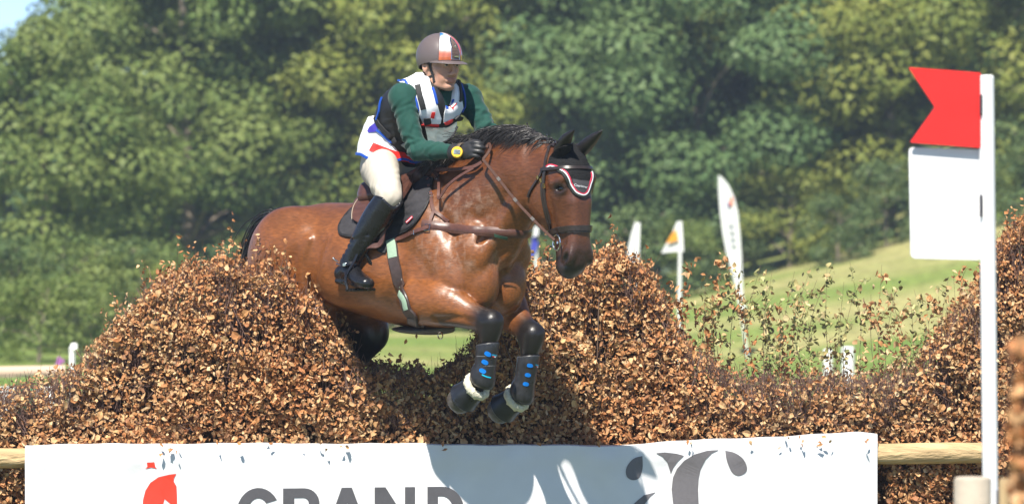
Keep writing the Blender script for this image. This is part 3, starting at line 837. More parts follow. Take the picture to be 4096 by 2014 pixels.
        f.ell(HD(.096, .092 * s, -.173), (.024, .014, .018), k=.014, rot=HD_R, op='sub')     # eye socket
        f.limb([(*HD(.120, .078 * s, -.164), .008), (*HD(.098, .091 * s, -.155), .009), (*HD(.068, .092 * s, -.166), .008)], k=.010)
        f.limb([(*HD(.120, .076 * s, -.184), .007), (*HD(.096, .086 * s, -.194), .007), (*HD(.068, .090 * s, -.186), .007)], k=.010)
        f.limb([(*HD(.128, .030 * s, -.24), .022), (*HD(.128, .028 * s, -.36), .020), (*HD(.125, .038 * s, -.44), .024)], k=.04)  # nasal edge
        f.ell(HD(.110, .048 * s, -.475), (.038, .022, .040), k=.02, rot=HD_R)                 # nostril wing
        f.limb([(*HD(.130, .066 * s, -.468), .011), (*HD(.113, .070 * s, -.485), .0145), (*HD(.094, .066 * s, -.497), .011)], k=.008, op='sub')
        f.limb([(*HD(.137, .058 * s, -.462), .008), (*HD(.13, .062 * s, -.500), .008), (*HD(.100, .062 * s, -.515), .008)], k=.010)
        f.limb([(*HD(.128, .045 * s, -.525), .007), (*HD(.075, .060 * s, -.512), .005), (*HD(.03, .058 * s, -.480), .005), (*HD(.005, .052 * s, -.445), .004)], k=.006, op='sub')   # mouth line
        # ears, pricked forward
        f.limb([(*HD(.025, .045 * s, -.03), .030, .030), (*HD(.075, .060 * s, .008), .036, .030), (*HD(.130, .074 * s, .050), .028, .022), (*HD(.190, .078 * s, .085), .005, .005)], k=.012, side=(0, 1, 0))
        # throat: hollow behind the jaw
        f.limb([(*HD(-.185, .065 * s, -.14), .014), (*HD(-.20, .045 * s, -.23), .014)], k=.03, op='sub')
        # grooves that separate the big muscles
        f.limb([(.17, .105 * s, .36, .010), (.08, .125 * s, .22, .012), (.02, .150 * s, .13, .010)], k=.04, op='sub')
        f.limb([(-.36, .27 * s, .05, .012), (-.36, .275 * s, -.08, .015), (-.33, .27 * s, -.17, .012)], k=.04, op='sub')
        f.limb([(-.90, .300 * s, .15, .025), (-.94, .305 * s, .02, .03), (-.97, .285 * s, -.10, .025)], k=.09, op='sub')
    f.limb([(.035, 0, .06, .008), (.05, 0, -.03, .012), (.02, 0, -.13, .014), (-.06, 0, -.20, .012)], k=.02, op='sub')
    f.limb([(*HD(.15, 0, -.50), .004), (*HD(.145, 0, -.53), .005)], k=.01, op='sub')
    V, F = f.mesh(smooth=2)
    return V, F, LEG

HV, HF, LEG = build_horse()
HB = bvh_of(HV, HF)

def horse_colours(V):
    n = len(V)
    base = np.array([.205, .070, .0190])          # bright bay
    c = np.tile(base, (n, 1))
    x, y, z = V[:, 0], V[:, 1], V[:, 2]
    def mixc(col, w):
        w = np.clip(w, 0, 1)[:, None]; c[:] = c * (1 - w) + np.array(col) * w
    sm = lambda e0, e1, v: (lambda t: t * t * (3 - 2 * t))(np.clip((v - e0) / (e1 - e0), 0, 1))
    mixc((.098, .032, .0120), .82 * sm(.05, .45, z) * sm(-.5, -.1, x))       # darker neck
    mixc((.080, .027, .012), .65 * sm(.18, .36, z) * sm(-.3, -.6, x))        # darker along the back
    mixc((.25, .086, .026), .6 * sm(-.02, -.2, z) * sm(-.2, -.45, x) * sm(-1.2, -1.0, x))   # paler belly
    # black points
    blk = (.011, .009, .009)
    for s in (-1, 1):
        L = LEG[s]
        on = (np.sign(y) == s) & (x > -.32) & (x < .35)
        t = ((V - L['el']) @ (L['kn'] - L['el'])) / np.dot(L['kn'] - L['el'], L['kn'] - L['el'])
        dk = np.linalg.norm(V - L['kn'], axis=1)
        below = sm(.0, .06, (V - L['kn']) @ unit(L['ft'] - L['kn']))
        w = np.where(on & (z < -.12), np.maximum(sm(.64, .94, t) * (z < -.10), below * (dk < .6)), 0)
        near = np.minimum.reduce([np.linalg.norm(V - (L['el'] + (L['kn'] - L['el']) * q), axis=1) for q in (.6, .75, .9, 1.)])
        w = np.where((near < .13) | (below > .3), w, 0)
        w = w * ((V - L['kn'])[:, 0] > -.25)
        mixc(blk, w)
    mixc(blk, sm(-.18, -.30, z) * (x < -.85))  # black hind legs; the upper reach paints belly shade onto the thighs
    # inner thighs
    # head
    hl = (V - HD_O) @ HD_R
    inh = sm(.0, .02, x - .20)
    hd = (hl[:, 0] > -.2) & (x > .2)
    mixc((.085, .028, .013), np.where(hd, .7 * sm(-.05, -.20, hl[:, 2]) * sm(-.05, .10, hl[:, 0]), 0))
    mixc((.030, .017, .015), np.where(hd, .9 * sm(-.36, -.49, hl[:, 2]), 0))
    mixc((.020, .016, .016), np.where(hd, .95 * sm(-.505, -.53, hl[:, 2]), 0))
    de = np.minimum(np.linalg.norm(hl - [.096, -.085, -.173], axis=1), np.linalg.norm(hl - [.096, .085, -.173], axis=1))
    mixc((.016, .010, .009), np.where(hd, .9 * sm(.055, .022, de), 0))
    dn = np.minimum(np.linalg.norm(hl - [.113, -.062, -.485], axis=1), np.linalg.norm(hl - [.113, .062, -.485], axis=1))
    mixc((.008, .006, .006), np.where(hd, sm(.030, .014, dn), 0))
    mixc((.012, .010, .010), np.where(hd, np.maximum(sm(.0, .02, hl[:, 2]), sm(.045,.06,hl[:,0])*sm(-.045,-.02,hl[:,2])) * (hl[:, 0] > -.02), 0))
    for s in (-1, 1):
        L = LEG[s]; d = unit(L['toe'] - L['cf']); t = (V - L['cf']) @ d
        mixc((.075, .068, .060), np.where((np.linalg.norm(V - L['toe'], axis=1) < .13) & (t > .02), .9, 0))
    return c

def coat_material():
    m = mat('coat', tint='tint', rough=.42, spec=.55, noise=(9, .22), sheen=.0)
    nt = m.node_tree; N = nt.nodes; L = nt.links; b = N['Principled BSDF']
    tc = N.new('ShaderNodeTexCoord')
    # dried sweat on neck and shoulder, painted where the attribute 'sweat' allows
    at_ = N.new('ShaderNodeAttribute'); at_.attribute_name = 'sweat'
    mp = N.new('ShaderNodeMapping'); mp.inputs['Scale'].default_value = (26, 20, 20)
    L.new(tc.outputs['Object'], mp.inputs[0])
    nz = N.new('ShaderNodeTexNoise'); nz.inputs['Scale'].default_value = 1.0; nz.inputs['Detail'].default_value = 8; nz.inputs['Distortion'].default_value = .5; nz.inputs['Roughness'].default_value = .62
    L.new(mp.outputs[0], nz.inputs['Vector'])
    mr = N.new('ShaderNodeMapRange'); mr.inputs[1].default_value = .46; mr.inputs[2].default_value = .74
    L.new(nz.outputs[0], mr.inputs[0])
    mu = N.new('ShaderNodeMath'); mu.operation = 'MULTIPLY'; L.new(mr.outputs[0], mu.inputs[0]); L.new(at_.outputs['Fac'], mu.inputs[1])
    mx = N.new('ShaderNodeMix'); mx.data_type = 'RGBA'; mx.inputs[7].default_value = (.42, .33, .27, 1)
    src = b.inputs['Base Color'].links[0].from_socket
    L.new(src, mx.inputs[6]); L.new(mu.outputs[0], mx.inputs[0]); L.new(mx.outputs[2], b.inputs['Base Color'])
    # hair direction and veins: fine stretched noise plus a broader one
    mp2 = N.new('ShaderNodeMapping'); mp2.inputs['Scale'].default_value = (30, 90, 140)
    L.new(tc.outputs['Object'], mp2.inputs[0])
    n2 = N.new('ShaderNodeTexNoise'); n2.inputs['Scale'].default_value = 1; n2.inputs['Detail'].default_value = 4
    L.new(mp2.outputs[0], n2.inputs['Vector'])
    n3 = N.new('ShaderNodeTexNoise'); n3.inputs['Scale'].default_value = 11; n3.inputs['Detail'].default_value = 3; n3.inputs['Distortion'].default_value = .8
    L.new(tc.outputs['Object'], n3.inputs['Vector'])
    b1 = N.new('ShaderNodeBump'); b1.inputs['Strength'].default_value = .35; b1.inputs['Distance'].default_value = .003
    b2 = N.new('ShaderNodeBump'); b2.inputs['Strength'].default_value = .20; b2.inputs['Distance'].default_value = .012
    n4 = N.new('ShaderNodeTexNoise'); n4.inputs['Scale'].default_value = 7; n4.inputs['Detail'].default_value = 1; n4.inputs['Distortion'].default_value = 1.5
    L.new(tc.outputs['Object'], n4.inputs['Vector'])
    sb = N.new('ShaderNodeMath'); sb.operation = 'SUBTRACT'; sb.inputs[1].default_value = .5; L.new(n4.outputs[0], sb.inputs[0])
    ab = N.new('ShaderNodeMath'); ab.operation = 'ABSOLUTE'; L.new(sb.outputs[0], ab.inputs[0])
    vr = N.new('ShaderNodeMapRange'); vr.inputs[1].default_value = 0; vr.inputs[2].default_value = .022; vr.inputs[3].default_value = 1; vr.inputs[4].default_value = 0; L.new(ab.outputs[0], vr.inputs[0])
    b3 = N.new('ShaderNodeBump'); b3.inputs['Strength'].default_value = .05; b3.inputs['Distance'].default_value = .004; L.new(vr.outputs[0], b3.inputs['Height'])
    L.new(b3.outputs[0], b2.inputs['Normal'])
    L.new(n3.outputs[0], b2.inputs['Height']); L.new(n2.outputs[0], b1.inputs['Height']); L.new(b2.outputs[0], b1.inputs['Normal']); L.new(b1.outputs[0], b.inputs['Normal'])
    hs = N.new('ShaderNodeMapRange'); hs.inputs[1].default_value = .3; hs.inputs[2].default_value = .7; hs.inputs[3].default_value = .72; hs.inputs[4].default_value = 1.28
    L.new(n2.outputs[0], hs.inputs[0])
    hx = N.new('ShaderNodeVectorMath'); hx.operation = 'SCALE'; L.new(mx.outputs[2], hx.inputs[0]); L.new(hs.outputs[0], hx.inputs[3]); L.new(hx.outputs[0], b.inputs['Base Color'])
    rr = N.new('ShaderNodeMapRange'); rr.inputs[1].default_value = .3; rr.inputs[2].default_value = .7; rr.inputs[3].default_value = .34; rr.inputs[4].default_value = .44
    L.new(n3.outputs[0], rr.inputs[0]); L.new(rr.outputs[0], b.inputs['Roughness'])
    return m
M_COAT = coat_material()
horse = empty('horse', H_M)
tag(horse, 'bay horse with black mane jumping over the brown brush fence, forelegs tucked', 'horse')
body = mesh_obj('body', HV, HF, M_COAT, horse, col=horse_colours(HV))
sw = body.data.attributes.new('sweat', 'FLOAT', 'POINT')
_s3 = lambda e0, e1, v: (lambda t: t * t * (3 - 2 * t))(np.clip((v - e0) / (e1 - e0), 0, 1))
_sw = _s3(.28, .10, np.abs(HV[:, 0] + .08)) * _s3(-.02, .06, HV[:, 2]) * _s3(.48, .34, HV[:, 2]) * .42
sw.data.foreach_set('value', _sw.astype(np.float32))

M_EYE = mat('eye', (.010, .005, .004), .03, spec=.8)
for s_ in (-1, 1):
    c = HD(.092, .0695 * s_, -.1745)
    V_, F_ = [], []
    for i in range(9):
        for j in range(12):
            th = math.pi * i / 8; ph = 2 * math.pi * j / 12
            V_.append(c + .0195 * np.array([math.sin(th) * math.cos(ph), math.sin(th) * math.sin(ph), math.cos(th)]))
    for i in range(8):
        for j in range(12): F_.append((i * 12 + j, i * 12 + (j + 1) % 12, (i + 1) * 12 + (j + 1) % 12, (i + 1) * 12 + j))
    mesh_obj('eye', V_, F_, M_EYE, horse)
# ------------------------------------------------------------------ things that lie on a curved body
def ray_at(bvh, px, py, off=0.):
    """horse-frame surface point and normal that the photograph shows at (px, py)"""
    d = H_R.T @ np.array([(px - 2048) / 850. / CAM_D, 1., (1007 - py) / 850. / CAM_D]); d = unit(d)
    h = bvh.ray_cast(Vector(CAM_H), Vector(d))
    if h[0] is None: return None
    n = np.array(h[1]);
    if np.dot(n, d) > 0: n = -n
    return np.array(h[0]) + n * off, n

def snap(bvh, p, off, out=None):
    h = bvh.find_nearest(Vector(p))
    q = np.array(h[0]); n = np.array(h[1])
    ref = p - q if out is None else out
    if np.dot(n, ref) < 0: n = -n
    return q + n * off, n

def ribbon(pts, nrm, width, thick, closed=False, taper=None):
    """flat strap along pts, lying with its face along nrm"""
    pts = np.asarray(pts, float); n = len(pts); V = []; F = []
    prof = [(-1, 0), (-1, .6), (-.86, 1), (.86, 1), (1, .6), (1, 0)]
    m = len(prof)
    for i in range(n):
        if closed: t = unit(pts[(i + 1) % n] - pts[i - 1])
        else: t = unit(pts[min(i + 1, n - 1)] - pts[max(i - 1, 0)])
        nn = unit(nrm[i] - t * np.dot(nrm[i], t)); b = np.cross(t, nn)
        w = width * (1 if taper is None else taper[i]) / 2
        for u, v in prof: V.append(pts[i] + b * u * w + nn * v * thick)
    for i in range(n if closed else n - 1):
        j = (i + 1) % n
        for k in range(m):
            k2 = (k + 1) % m
            F.append((i * m + k, i * m + k2, j * m + k2, j * m + k))
    if not closed:
        F.append(tuple(range(m))); F.append(tuple((n - 1) * m + k for k in range(m))[::-1])
    return V, F

def strap(bvh, pxs, width, thick=.004, off=.002, n=6, mirror=False, free=()):
    """strap along photograph points that lie on the surface; entries may be 3-vectors already in the horse frame"""
    P_ = []
    for q in pxs:
        if len(q) == 3: P_.append(np.array(q, float))
        else:
            h = ray_at(bvh, *q)
            if h is None: continue
            P_.append(h[0])
    c = crom(P_, n); pts = []; nr = []
    for p in c:
        q, nn = snap(bvh, p, off, out=unit(p - np.array([p[0], 0, p[2] * .6 if abs(p[1]) > .02 else -.2])))
        if nr and np.dot(nn, nr[-1]) < 0: nn = -nn
        pts.append(q); nr.append(nn)
    nr = np.array(nr)
    for _ in range(2):
        nr[1:-1] = nr[1:-1] * .5 + (nr[:-2] + nr[2:]) * .25
    if mirror:
        pts = [p * [1, -1, 1] for p in pts][::-1]; nr = (nr * [1, -1, 1])[::-1]
    return ribbon(pts, nr, width, thick)

def hang(ps, width, thick, nrm, n=6):
    c = crom(np.array(ps, float), n)
    return ribbon(c, [np.array(nrm, float)] * len(c), width, thick)

def patch(bvh, outline, off=.004, thick=.004, step=10., relief=None, mirror=False, smooth_out=2, uvfun=None):
    """panel whose outline is given in photograph pixels, laid on a body; relief(px,py) adds height"""
    o = np.array(outline, float)
    # densify the outline
    q = []
    for a, b in zip(o, np.roll(o, -1, 0)):
        m = max(1, int(np.linalg.norm(b - a) / step))
        for i in range(m): q.append(a + (b - a) * i / m)
    q = np.array(q); nb = len(q)
    lo, hi = q.min(0), q.max(0)
    gx, gy = np.meshgrid(np.arange(lo[0], hi[0], step), np.arange(lo[1], hi[1], step))
    g = np.stack([gx.ravel(), gy.ravel()], 1)
    # inside test, away from the rim
    ins = np.zeros(len(g), bool); j = nb - 1
    for i in range(nb):
        c = ((q[i, 1] > g[:, 1]) != (q[j, 1] > g[:, 1])) & (g[:, 0] < (q[j, 0] - q[i, 0]) * (g[:, 1] - q[i, 1]) / (q[j, 1] - q[i, 1] + 1e-9) + q[i, 0])
        ins ^= c; j = i
    dmin = np.min(np.linalg.norm(g[:, None, :] - q[None], axis=2), axis=1) if len(g) else np.zeros(0)
    g = g[ins & (dmin > step * .55)]
    P2 = [Vector(v) for v in np.vstack([q, g])]
    res = delaunay_2d_cdt(P2, [(i, (i + 1) % nb) for i in range(nb)], [], 1, 1e-5)
    v2, tris = res[0], res[2]
    pos = []; nor = []; good = []
    for v in v2:
        h = ray_at(bvh, v[0], v[1])
        if h is None: good.append(False); pos.append(np.zeros(3)); nor.append(np.zeros(3)); continue
        good.append(True); pos.append(h[0]); nor.append(h[1])
    pos = np.array(pos); nor = np.array(nor); good = np.array(good)
    if not good.any(): return np.zeros((0, 3)), []
    if not good.all():
        gi = np.nonzero(good)[0]; v2a = np.array([tuple(v) for v in v2])
        for i in np.nonzero(~good)[0]:
            k = gi[np.argmin(np.linalg.norm(v2a[gi] - v2a[i], axis=1))]; pos[i] = pos[k]; nor[i] = nor[k]
    E = set()
    for t in tris:
        for a, b in zip(t, t[1:] + t[:1]): E.add((min(a, b), max(a, b)))
    E = np.array(list(E)); deg = np.bincount(E.ravel(), minlength=len(pos))
    for _ in range(smooth_out):
        S = np.zeros_like(nor)
        for c in range(3):
            S[:, c] = np.bincount(E[:, 0], nor[E[:, 1], c], minlength=len(pos)) + np.bincount(E[:, 1], nor[E[:, 0], c], minlength=len(pos))
        nor = nor * .4 + .6 * S / np.maximum(deg, 1)[:, None]; nor /= np.linalg.norm(nor, axis=1)[:, None] + 1e-9
    hgt = np.array([relief(v[0], v[1]) if relief else 0. for v in v2])
    top = pos + nor * (off + thick + hgt)[:, None]; bot = pos + nor * off
    if mirror: top = top * [1, -1, 1]; bot = bot * [1, -1, 1]
    n = len(pos); V = np.vstack([top, bot]); F = []
    cnt = {}
    for t in tris:
        for a, b in zip(t, t[1:] + t[:1]): cnt[(a, b)] = 1
    for t in tris:
        F.append(tuple(t)); F.append(tuple(i + n for i in reversed(t)))
    for (a, b) in cnt:
        if (b, a) not in cnt: F.append((b, a, a + n, b + n))
    # face the camera side outwards
    if not len(tris): return V, F
    a, b, c = tris[0][:3]
    nn = np.cross(top[b] - top[a], top[c] - top[a])
    if np.dot(nn, nor[a] * ([1, -1, 1] if mirror else [1, 1, 1])) < 0: F = [f_[::-1] for f_ in F]
    return V, F
# ------------------------------------------------------------------ the rider (horse frame)
UB = R(-13)                                    # upper body turned to its right
U_R = np.stack([[math.cos(UB), math.sin(UB), 0], [-math.sin(UB), math.cos(UB), 0], [0, 0, 1.]], 1)
NECK0 = np.array([-.415, 0, .885])
SH = {s: np.array([-.40, 0, .820]) + U_R @ np.array([0, .172 * s, 0]) for s in (-1, 1)}
PEL = np.array([-.665, 0, .53])
EL = {-1: np.array([-.335, -.175, .570]), 1: np.array([-.245, .20, .640])}
WR = {-1: np.array([-.078, -.150, .562]), 1: np.array([-.10, .12, .545])}
KN = {s: np.array([-.40, .285 * s, .355]) for s in (-1, 1)}
AN = {s: np.array([-.625, .330 * s, .062]) for s in (-1, 1)}
HIP = {s: np.array([-.665, .10 * s, .505]) for s in (-1, 1)}
RH_A = R(-5); RH_O = np.array([-.368, -.012, .854])         # rider's head: origin under the chin line
RH_R = np.stack([[math.cos(RH_A), math.sin(RH_A), 0], [-math.sin(RH_A), math.cos(RH_A), 0], [0, 0, 1.]], 1)
_tp = R(4); RH_R = RH_R @ np.array([[math.cos(_tp), 0, math.sin(_tp)], [0, 1, 0], [-math.sin(_tp), 0, math.cos(_tp)]])
def RH(x, y, z): return RH_O + RH_R @ np.array([x, y, z])

def g_torso(f, e=0., k=.03):
    sd = tuple(U_R @ np.array([0, 1., 0]))
    mid = PEL * .5 + NECK0 * .5
    f.limb([(*(PEL + [-.02, 0, .0]), .145 + e, .105 + e), (*(PEL + [.035, 0, .09]), .138 + e, .098 + e), (*(mid + [-.015, 0, .05]), .150 + e, .108 + e), (-.435, 0, .79, .160 + e, .108 + e), (-.415, 0, .845, .125 + e, .085 + e)], k=k, side=sd)
    for s in (-1, 1):
        f.limb([(*(NECK0 + [0, .03 * s, -.015]), .045 + e), (*(SH[s] * .45 + NECK0 * .55 + [0, 0, -.015]), .048 + e), (*(SH[s] + [0, 0, -.01]), .058 + e)], k=k * 1.5)
def g_arms(f, e=0., k=.025, upto=1.):
    for s in (-1, 1):
        f.ell(SH[s] + [.0, .012 * s, -.005], (.060 + e, .056 + e, .062 + e), k=k)
        m = SH[s] * .5 + EL[s] * .5 + [-.006, .008 * s, .006]
        f.limb([(*SH[s], .055 + e, .058 + e), (*m, .050 + e, .054 + e), (*(EL[s] * .85 + m * .15), .043 + e, .046 + e), (*EL[s], .042 + e, .043 + e)], k=k)
        w = EL[s] + (WR[s] - EL[s]) * upto
        m = EL[s] * .68 + w * .32
        f.limb([(*EL[s], .042 + e, .043 + e), (*m, .043 + e, .045 + e), (*(EL[s] * .25 + w * .75), .036 + e, .034 + e), (*w, .032 + e, .028 + e)], k=k)
def g_legs(f, e=0., k=.03):
    f.ell(PEL + [-.020, 0, -.03], (.105 + e, .155 + e, .10 + e), k=k)
    for s in (-1, 1):
        f.ell(PEL + [-.040, .07 * s, -.035], (.08 + e, .08 + e, .095 + e), k=k)
        m = HIP[s] * .5 + KN[s] * .5 + [.01, .02 * s, .025]
        f.limb([(*HIP[s], .085 + e, .105 + e), (*(HIP[s] * .72 + m * .28), .085 + e, .100 + e), (*m, .074 + e, .088 + e), (*(KN[s] * .8 + m * .2), .057 + e, .066 + e), (*KN[s], .054 + e, .062 + e)], k=k)
def g_shank(f, e=0., k=.02):
    for s in (-1, 1):
        a, b = KN[s], AN[s]; up = .010
        f.limb([(*a, .052 + e, .060 + e), (*(a * .72 + b * .28 + [-.012, 0, -.006]), .052 + e, .064 + e), (*(a * .42 + b * .58 + [-.006, 0, 0]), .045 + e, .056 + e), (*(a * .12 + b * .88), .036 + e, .043 + e), (*b, .036 + e, .042 + e)], k=k, side=(0, 1, 0))
        T = lambda x, y, z: b + np.array([x, y * s, z])
        f.limb([(*T(-.045, .002, -.055), .034 + e, .034 + e), (*T(.0, .004, -.045), .036 + e, .042 + e), (*T(.06, .014, -.072), .039 + e, .033 + e), (*T(.115, .026, -.092), .041 + e, .026 + e), (*T(.155, .034, -.099), .030 + e, .020 + e)], k=k, side=(0, 1, 0))
def g_head(f):
    E = lambda x, y, z, r, k=.012, op='add': f.ell(RH(x, y, z), r, k=k, rot=RH_R, op=op)
    Lm = lambda rows, k=.010, op='add': f.limb([(*RH(*q[:3]), *q[3:]) for q in rows], k=k, op=op)
    E(-.012, 0, .145, (.098, .075, .088)); E(.030, 0, .085, (.062, .054, .082), .03)
    E(.076, 0, .020, (.020, .022, .019), .02)
    for s in (-1, 1):
        Lm([(.072, .014 * s, .014, .014), (.04, .036 * s, .024, .016), (.0, .046 * s, .048, .016), (-.008, .052 * s, .09, .02)], .018)
        E(.056, .046 * s, .092, (.024, .018, .018), .02)
        E(.060, .030 * s, .060, (.026, .019, .030), .02)
        E(.098, .0315 * s, .1165, (.017, .019, .0115), .010, 'sub')
        E(.0795, .031 * s, .1155, (.0145, .0155, .0125), .004)
        Lm([(.090, .016 * s, .122, .0035), (.0955, .031 * s, .1255, .0042), (.087, .047 * s, .119, .0035)], .005)
        Lm([(.090, .017 * s, .110, .003), (.0925, .031 * s, .1070, .0032), (.086, .046 * s, .112, .003)], .005)
        Lm([(.094, .012 * s, .134, .0085), (.092, .034 * s, .139, .0090), (.078, .053 * s, .130, .0085)], .014)
        E(.1015, .0125 * s, .073, (.0115, .0085, .0085), .008)
        E(.1035, .0085 * s, .0665, (.006, .0045, .0035), .003, 'sub')
        E(-.008, .076 * s, .108, (.020, .009, .032), .008); E(-.004, .085 * s, .110, (.011, .007, .019), .005, 'sub')
    Lm([(.093, 0, .132, .010, .010), (.1035, 0, .108, .0095, .010), (.113, 0, .084, .0115, .011)], .012)
    E(.1145, 0, .0795, (.0125, .0125, .0105), .008)
    Lm([(.089, -.024, .0475, .0045), (.0985, -.010, .0505, .0058), (.1005, 0, .0500, .0056), (.0985, .010, .0505, .0058), (.089, .024, .0475, .0045)], .008)
    Lm([(.088, -.021, .0405, .0048), (.0965, 0, .0385, .0070), (.088, .021, .0405, .0048)], .008)
    Lm([(.099, -.021, .0440, .0022), (.1075, 0, .0445, .0026), (.099, .021, .0440, .0022)], .003, 'sub')
    E(.094, 0, .0295, (.010, .018, .004), .008, 'sub')
    # neck
    f.limb([(*RH(-.025, 0, .085), .054, .056), (*RH(-.022, 0, .03), .050, .054), (*(NECK0 + [.01, 0, .02]), .054, .060), (*(NECK0 + [-.01, 0, -.05]), .065, .07)], k=.022)
    f.limb([(*RH(.02, 0, .012), .018), (*(NECK0 + [.055, 0, .03]), .016)], k=.02)

def hand(f, s, e=0.):
    w = WR[s]; d = unit(np.array([.11, .018 if s < 0 else -.03, .010])); o = np.array([0, -1. if s < 0 else 1., .15]); o = unit(o - d * np.dot(o, d))   # outward = back of the hand
    u = np.cross(d, o) * (1 if s < 0 else -1)                          # towards the thumb (up)
    if u[2] < 0: u = -u
    Pn = lambda a, b, c: w + d * a + o * b + u * c
    f.limb([(*Pn(-.03, 0, 0), .030 + e, .024 + e), (*Pn(.015, .002, 0), .030 + e, .022 + e)], k=.015, side=tuple(u))
    f.ell(Pn(.048, .004, -.002), (.046 + e, .020 + e, .040 + e), k=.015, rot=np.stack([d, o, u], 1))
    for i, c in enumerate((.030, .0105, -.0095, -.0285)):
        ln = (.92, 1., .95, .80)[i]; r = (.0092, .0096, .0092, .0082)[i] + e
        kx = (.082, .088, .084, .074)[i]
        f.limb([(*Pn(kx - .02, .004, c), r), (*Pn(kx, .010, c), r * 1.08), (*Pn(kx + .026 * ln, -.002, c - .003), r), (*Pn(kx + .028 * ln, -.022, c - .005), r * .95), (*Pn(kx + .006, -.034, c - .006), r * .88), (*Pn(kx - .012, -.030, c - .006), r * .8)], k=.004, n=4)
    f.limb([(*Pn(.015, -.008, .026), .013 + e), (*Pn(.048, -.020, .042), .012 + e), (*Pn(.078, -.024, .040), .0105 + e), (*Pn(.096, -.024, .030), .009 + e)], k=.008, n=4)
    return d, o, u

person = empty('person', H_M)
tag(person, 'rider in green sleeves, white and blue bib vest and brown helmet, leaning over the horse', 'person')
M_SKIN = mat('skin', (.56, .30, .21), .48, spec=.4, tint='tint', noise=(60, .06), bump=(220, .08, .001))
_b = M_SKIN.node_tree.nodes['Principled BSDF']; _b.inputs['Subsurface Weight'].default_value = .12; _b.inputs['Subsurface Radius'].default_value = (.012, .005, .003); _b.inputs['Subsurface Scale'].default_value = .6
M_SHIRT = mat('green_jersey', (.011, .060, .046), .78, spec=.22, noise=(40, .10), bump=(420, .3, .0008), sheen=.15)
M_BREECH = mat('breeches', (.55, .50, .42), .75, spec=.25, noise=(14, .08), bump=(600, .2, .0005))
M_BOOT = mat('black_leather', (.010, .010, .012), .26, spec=.55, noise=(25, .3), bump=(60, .12, .002), rough_noise=(18, .10))
M_GLOVE = mat('glove_leather', (.022, .022, .024), .45, spec=.45, noise=(50, .25), bump=(180, .3, .0015))

# the body under the clothes, one continuous skin
f = Field(steps((-.90, -.50, .010), (-.50, -.24, .0032), (-.24, .10, .006)), steps((-.44, -.13, .010), (-.13, .12, .0032), (.12, .44, .010)), steps((-.10, .44, .010), (.44, .84, .010), (.84, 1.14, .0032)))
g_torso(f, -.010); g_arms(f, -.010); g_legs(f, -.010); g_shank(f, -.010); hand(f, -1, -.003); hand(f, 1, -.003); g_head(f)
PV, PF = f.mesh(smooth=1)
hl = (PV - RH_O) @ RH_R
pc = np.tile(np.array([.55, .30, .205]), (len(PV), 1))
def _mixp(col, w): pc[:] = pc * (1 - w[:, None]) + np.array(col) * w[:, None]
_g = lambda x, y, z, r: np.exp(-(((hl[:, 0] - x) / r) ** 2 + ((np.abs(hl[:, 1]) - y) / r) ** 2 + ((hl[:, 2] - z) / r) ** 2))
_mixp((.62, .26, .19), .55 * np.clip(_g(.07, .045, .075, .026), 0, 1))
_mixp((.60, .25, .18), .4 * np.clip(_g(.115, 0, .08, .016), 0, 1))
lipw = ((np.abs(hl[:, 1]) < .024) & (hl[:, 2] > .033) & (hl[:, 2] < .0555) & (hl[:, 0] > .0905 + np.abs(hl[:, 1]) * .05 - .006)).astype(float)
_mixp((.46, .17, .14), .75 * lipw)
_mixp((.30, .19, .14), .30 * _s3(.060, .02, hl[:, 2]) * (hl[:, 0] > .0) * (hl[:, 2] > -.01))     # shaven beard
brow = np.clip(1.6 * np.exp(-(((hl[:, 2] - .1355) / .0036) ** 2)) * (np.abs(hl[:, 1]) > .012) * (np.abs(hl[:, 1]) < .052) * (hl[:, 0] > .066), 0, 1)
_mixp((.06, .035, .022), .85 * brow)
hair = _s3(.105, .118, hl[:, 2]) * (hl[:, 0] < .028) * (np.abs(hl[:, 1]) > .03) + _s3(.05, .075, hl[:, 2]) * (hl[:, 0] < -.035)
_mixp((.045, .028, .018), np.clip(hair, 0, 1) * .9)
# eyes: white, iris and pupil
for s in (-1, 1):
    c = np.array([.0795, .031 * s, .1155]); dd = hl - c
    on = (np.linalg.norm(dd / [.0155, .0165, .0135], axis=1) < 1.06) & (hl[:, 0] > .0875) & (np.abs(hl[:, 2] - .116) < .0075)
    rr_ = np.hypot(dd[:, 1] + .001, dd[:, 2] - .001)
    _mixp((.55, .50, .46), on * 1.0)
    _mixp((.035, .022, .015), (on & (rr_ < .0062)) * 1.0)
mesh_obj('body', PV, PF, M_SKIN, person, col=pc)

f = Field(steps((-.86, .0, .0065)), steps((-.32, .32, .0065)), steps((.40, .96, .0065)))
g_torso(f, 0.); g_arms(f, 0., upto=.93)
f.limb([(*(NECK0 + [.012, 0, -.02]), .064, .068), (*(NECK0 + [.022, 0, .028]), .059, .063), (*(NECK0 + [.026, 0, .045]), .058, .062)], k=.02)
SV, SF = f.mesh(smooth=1)
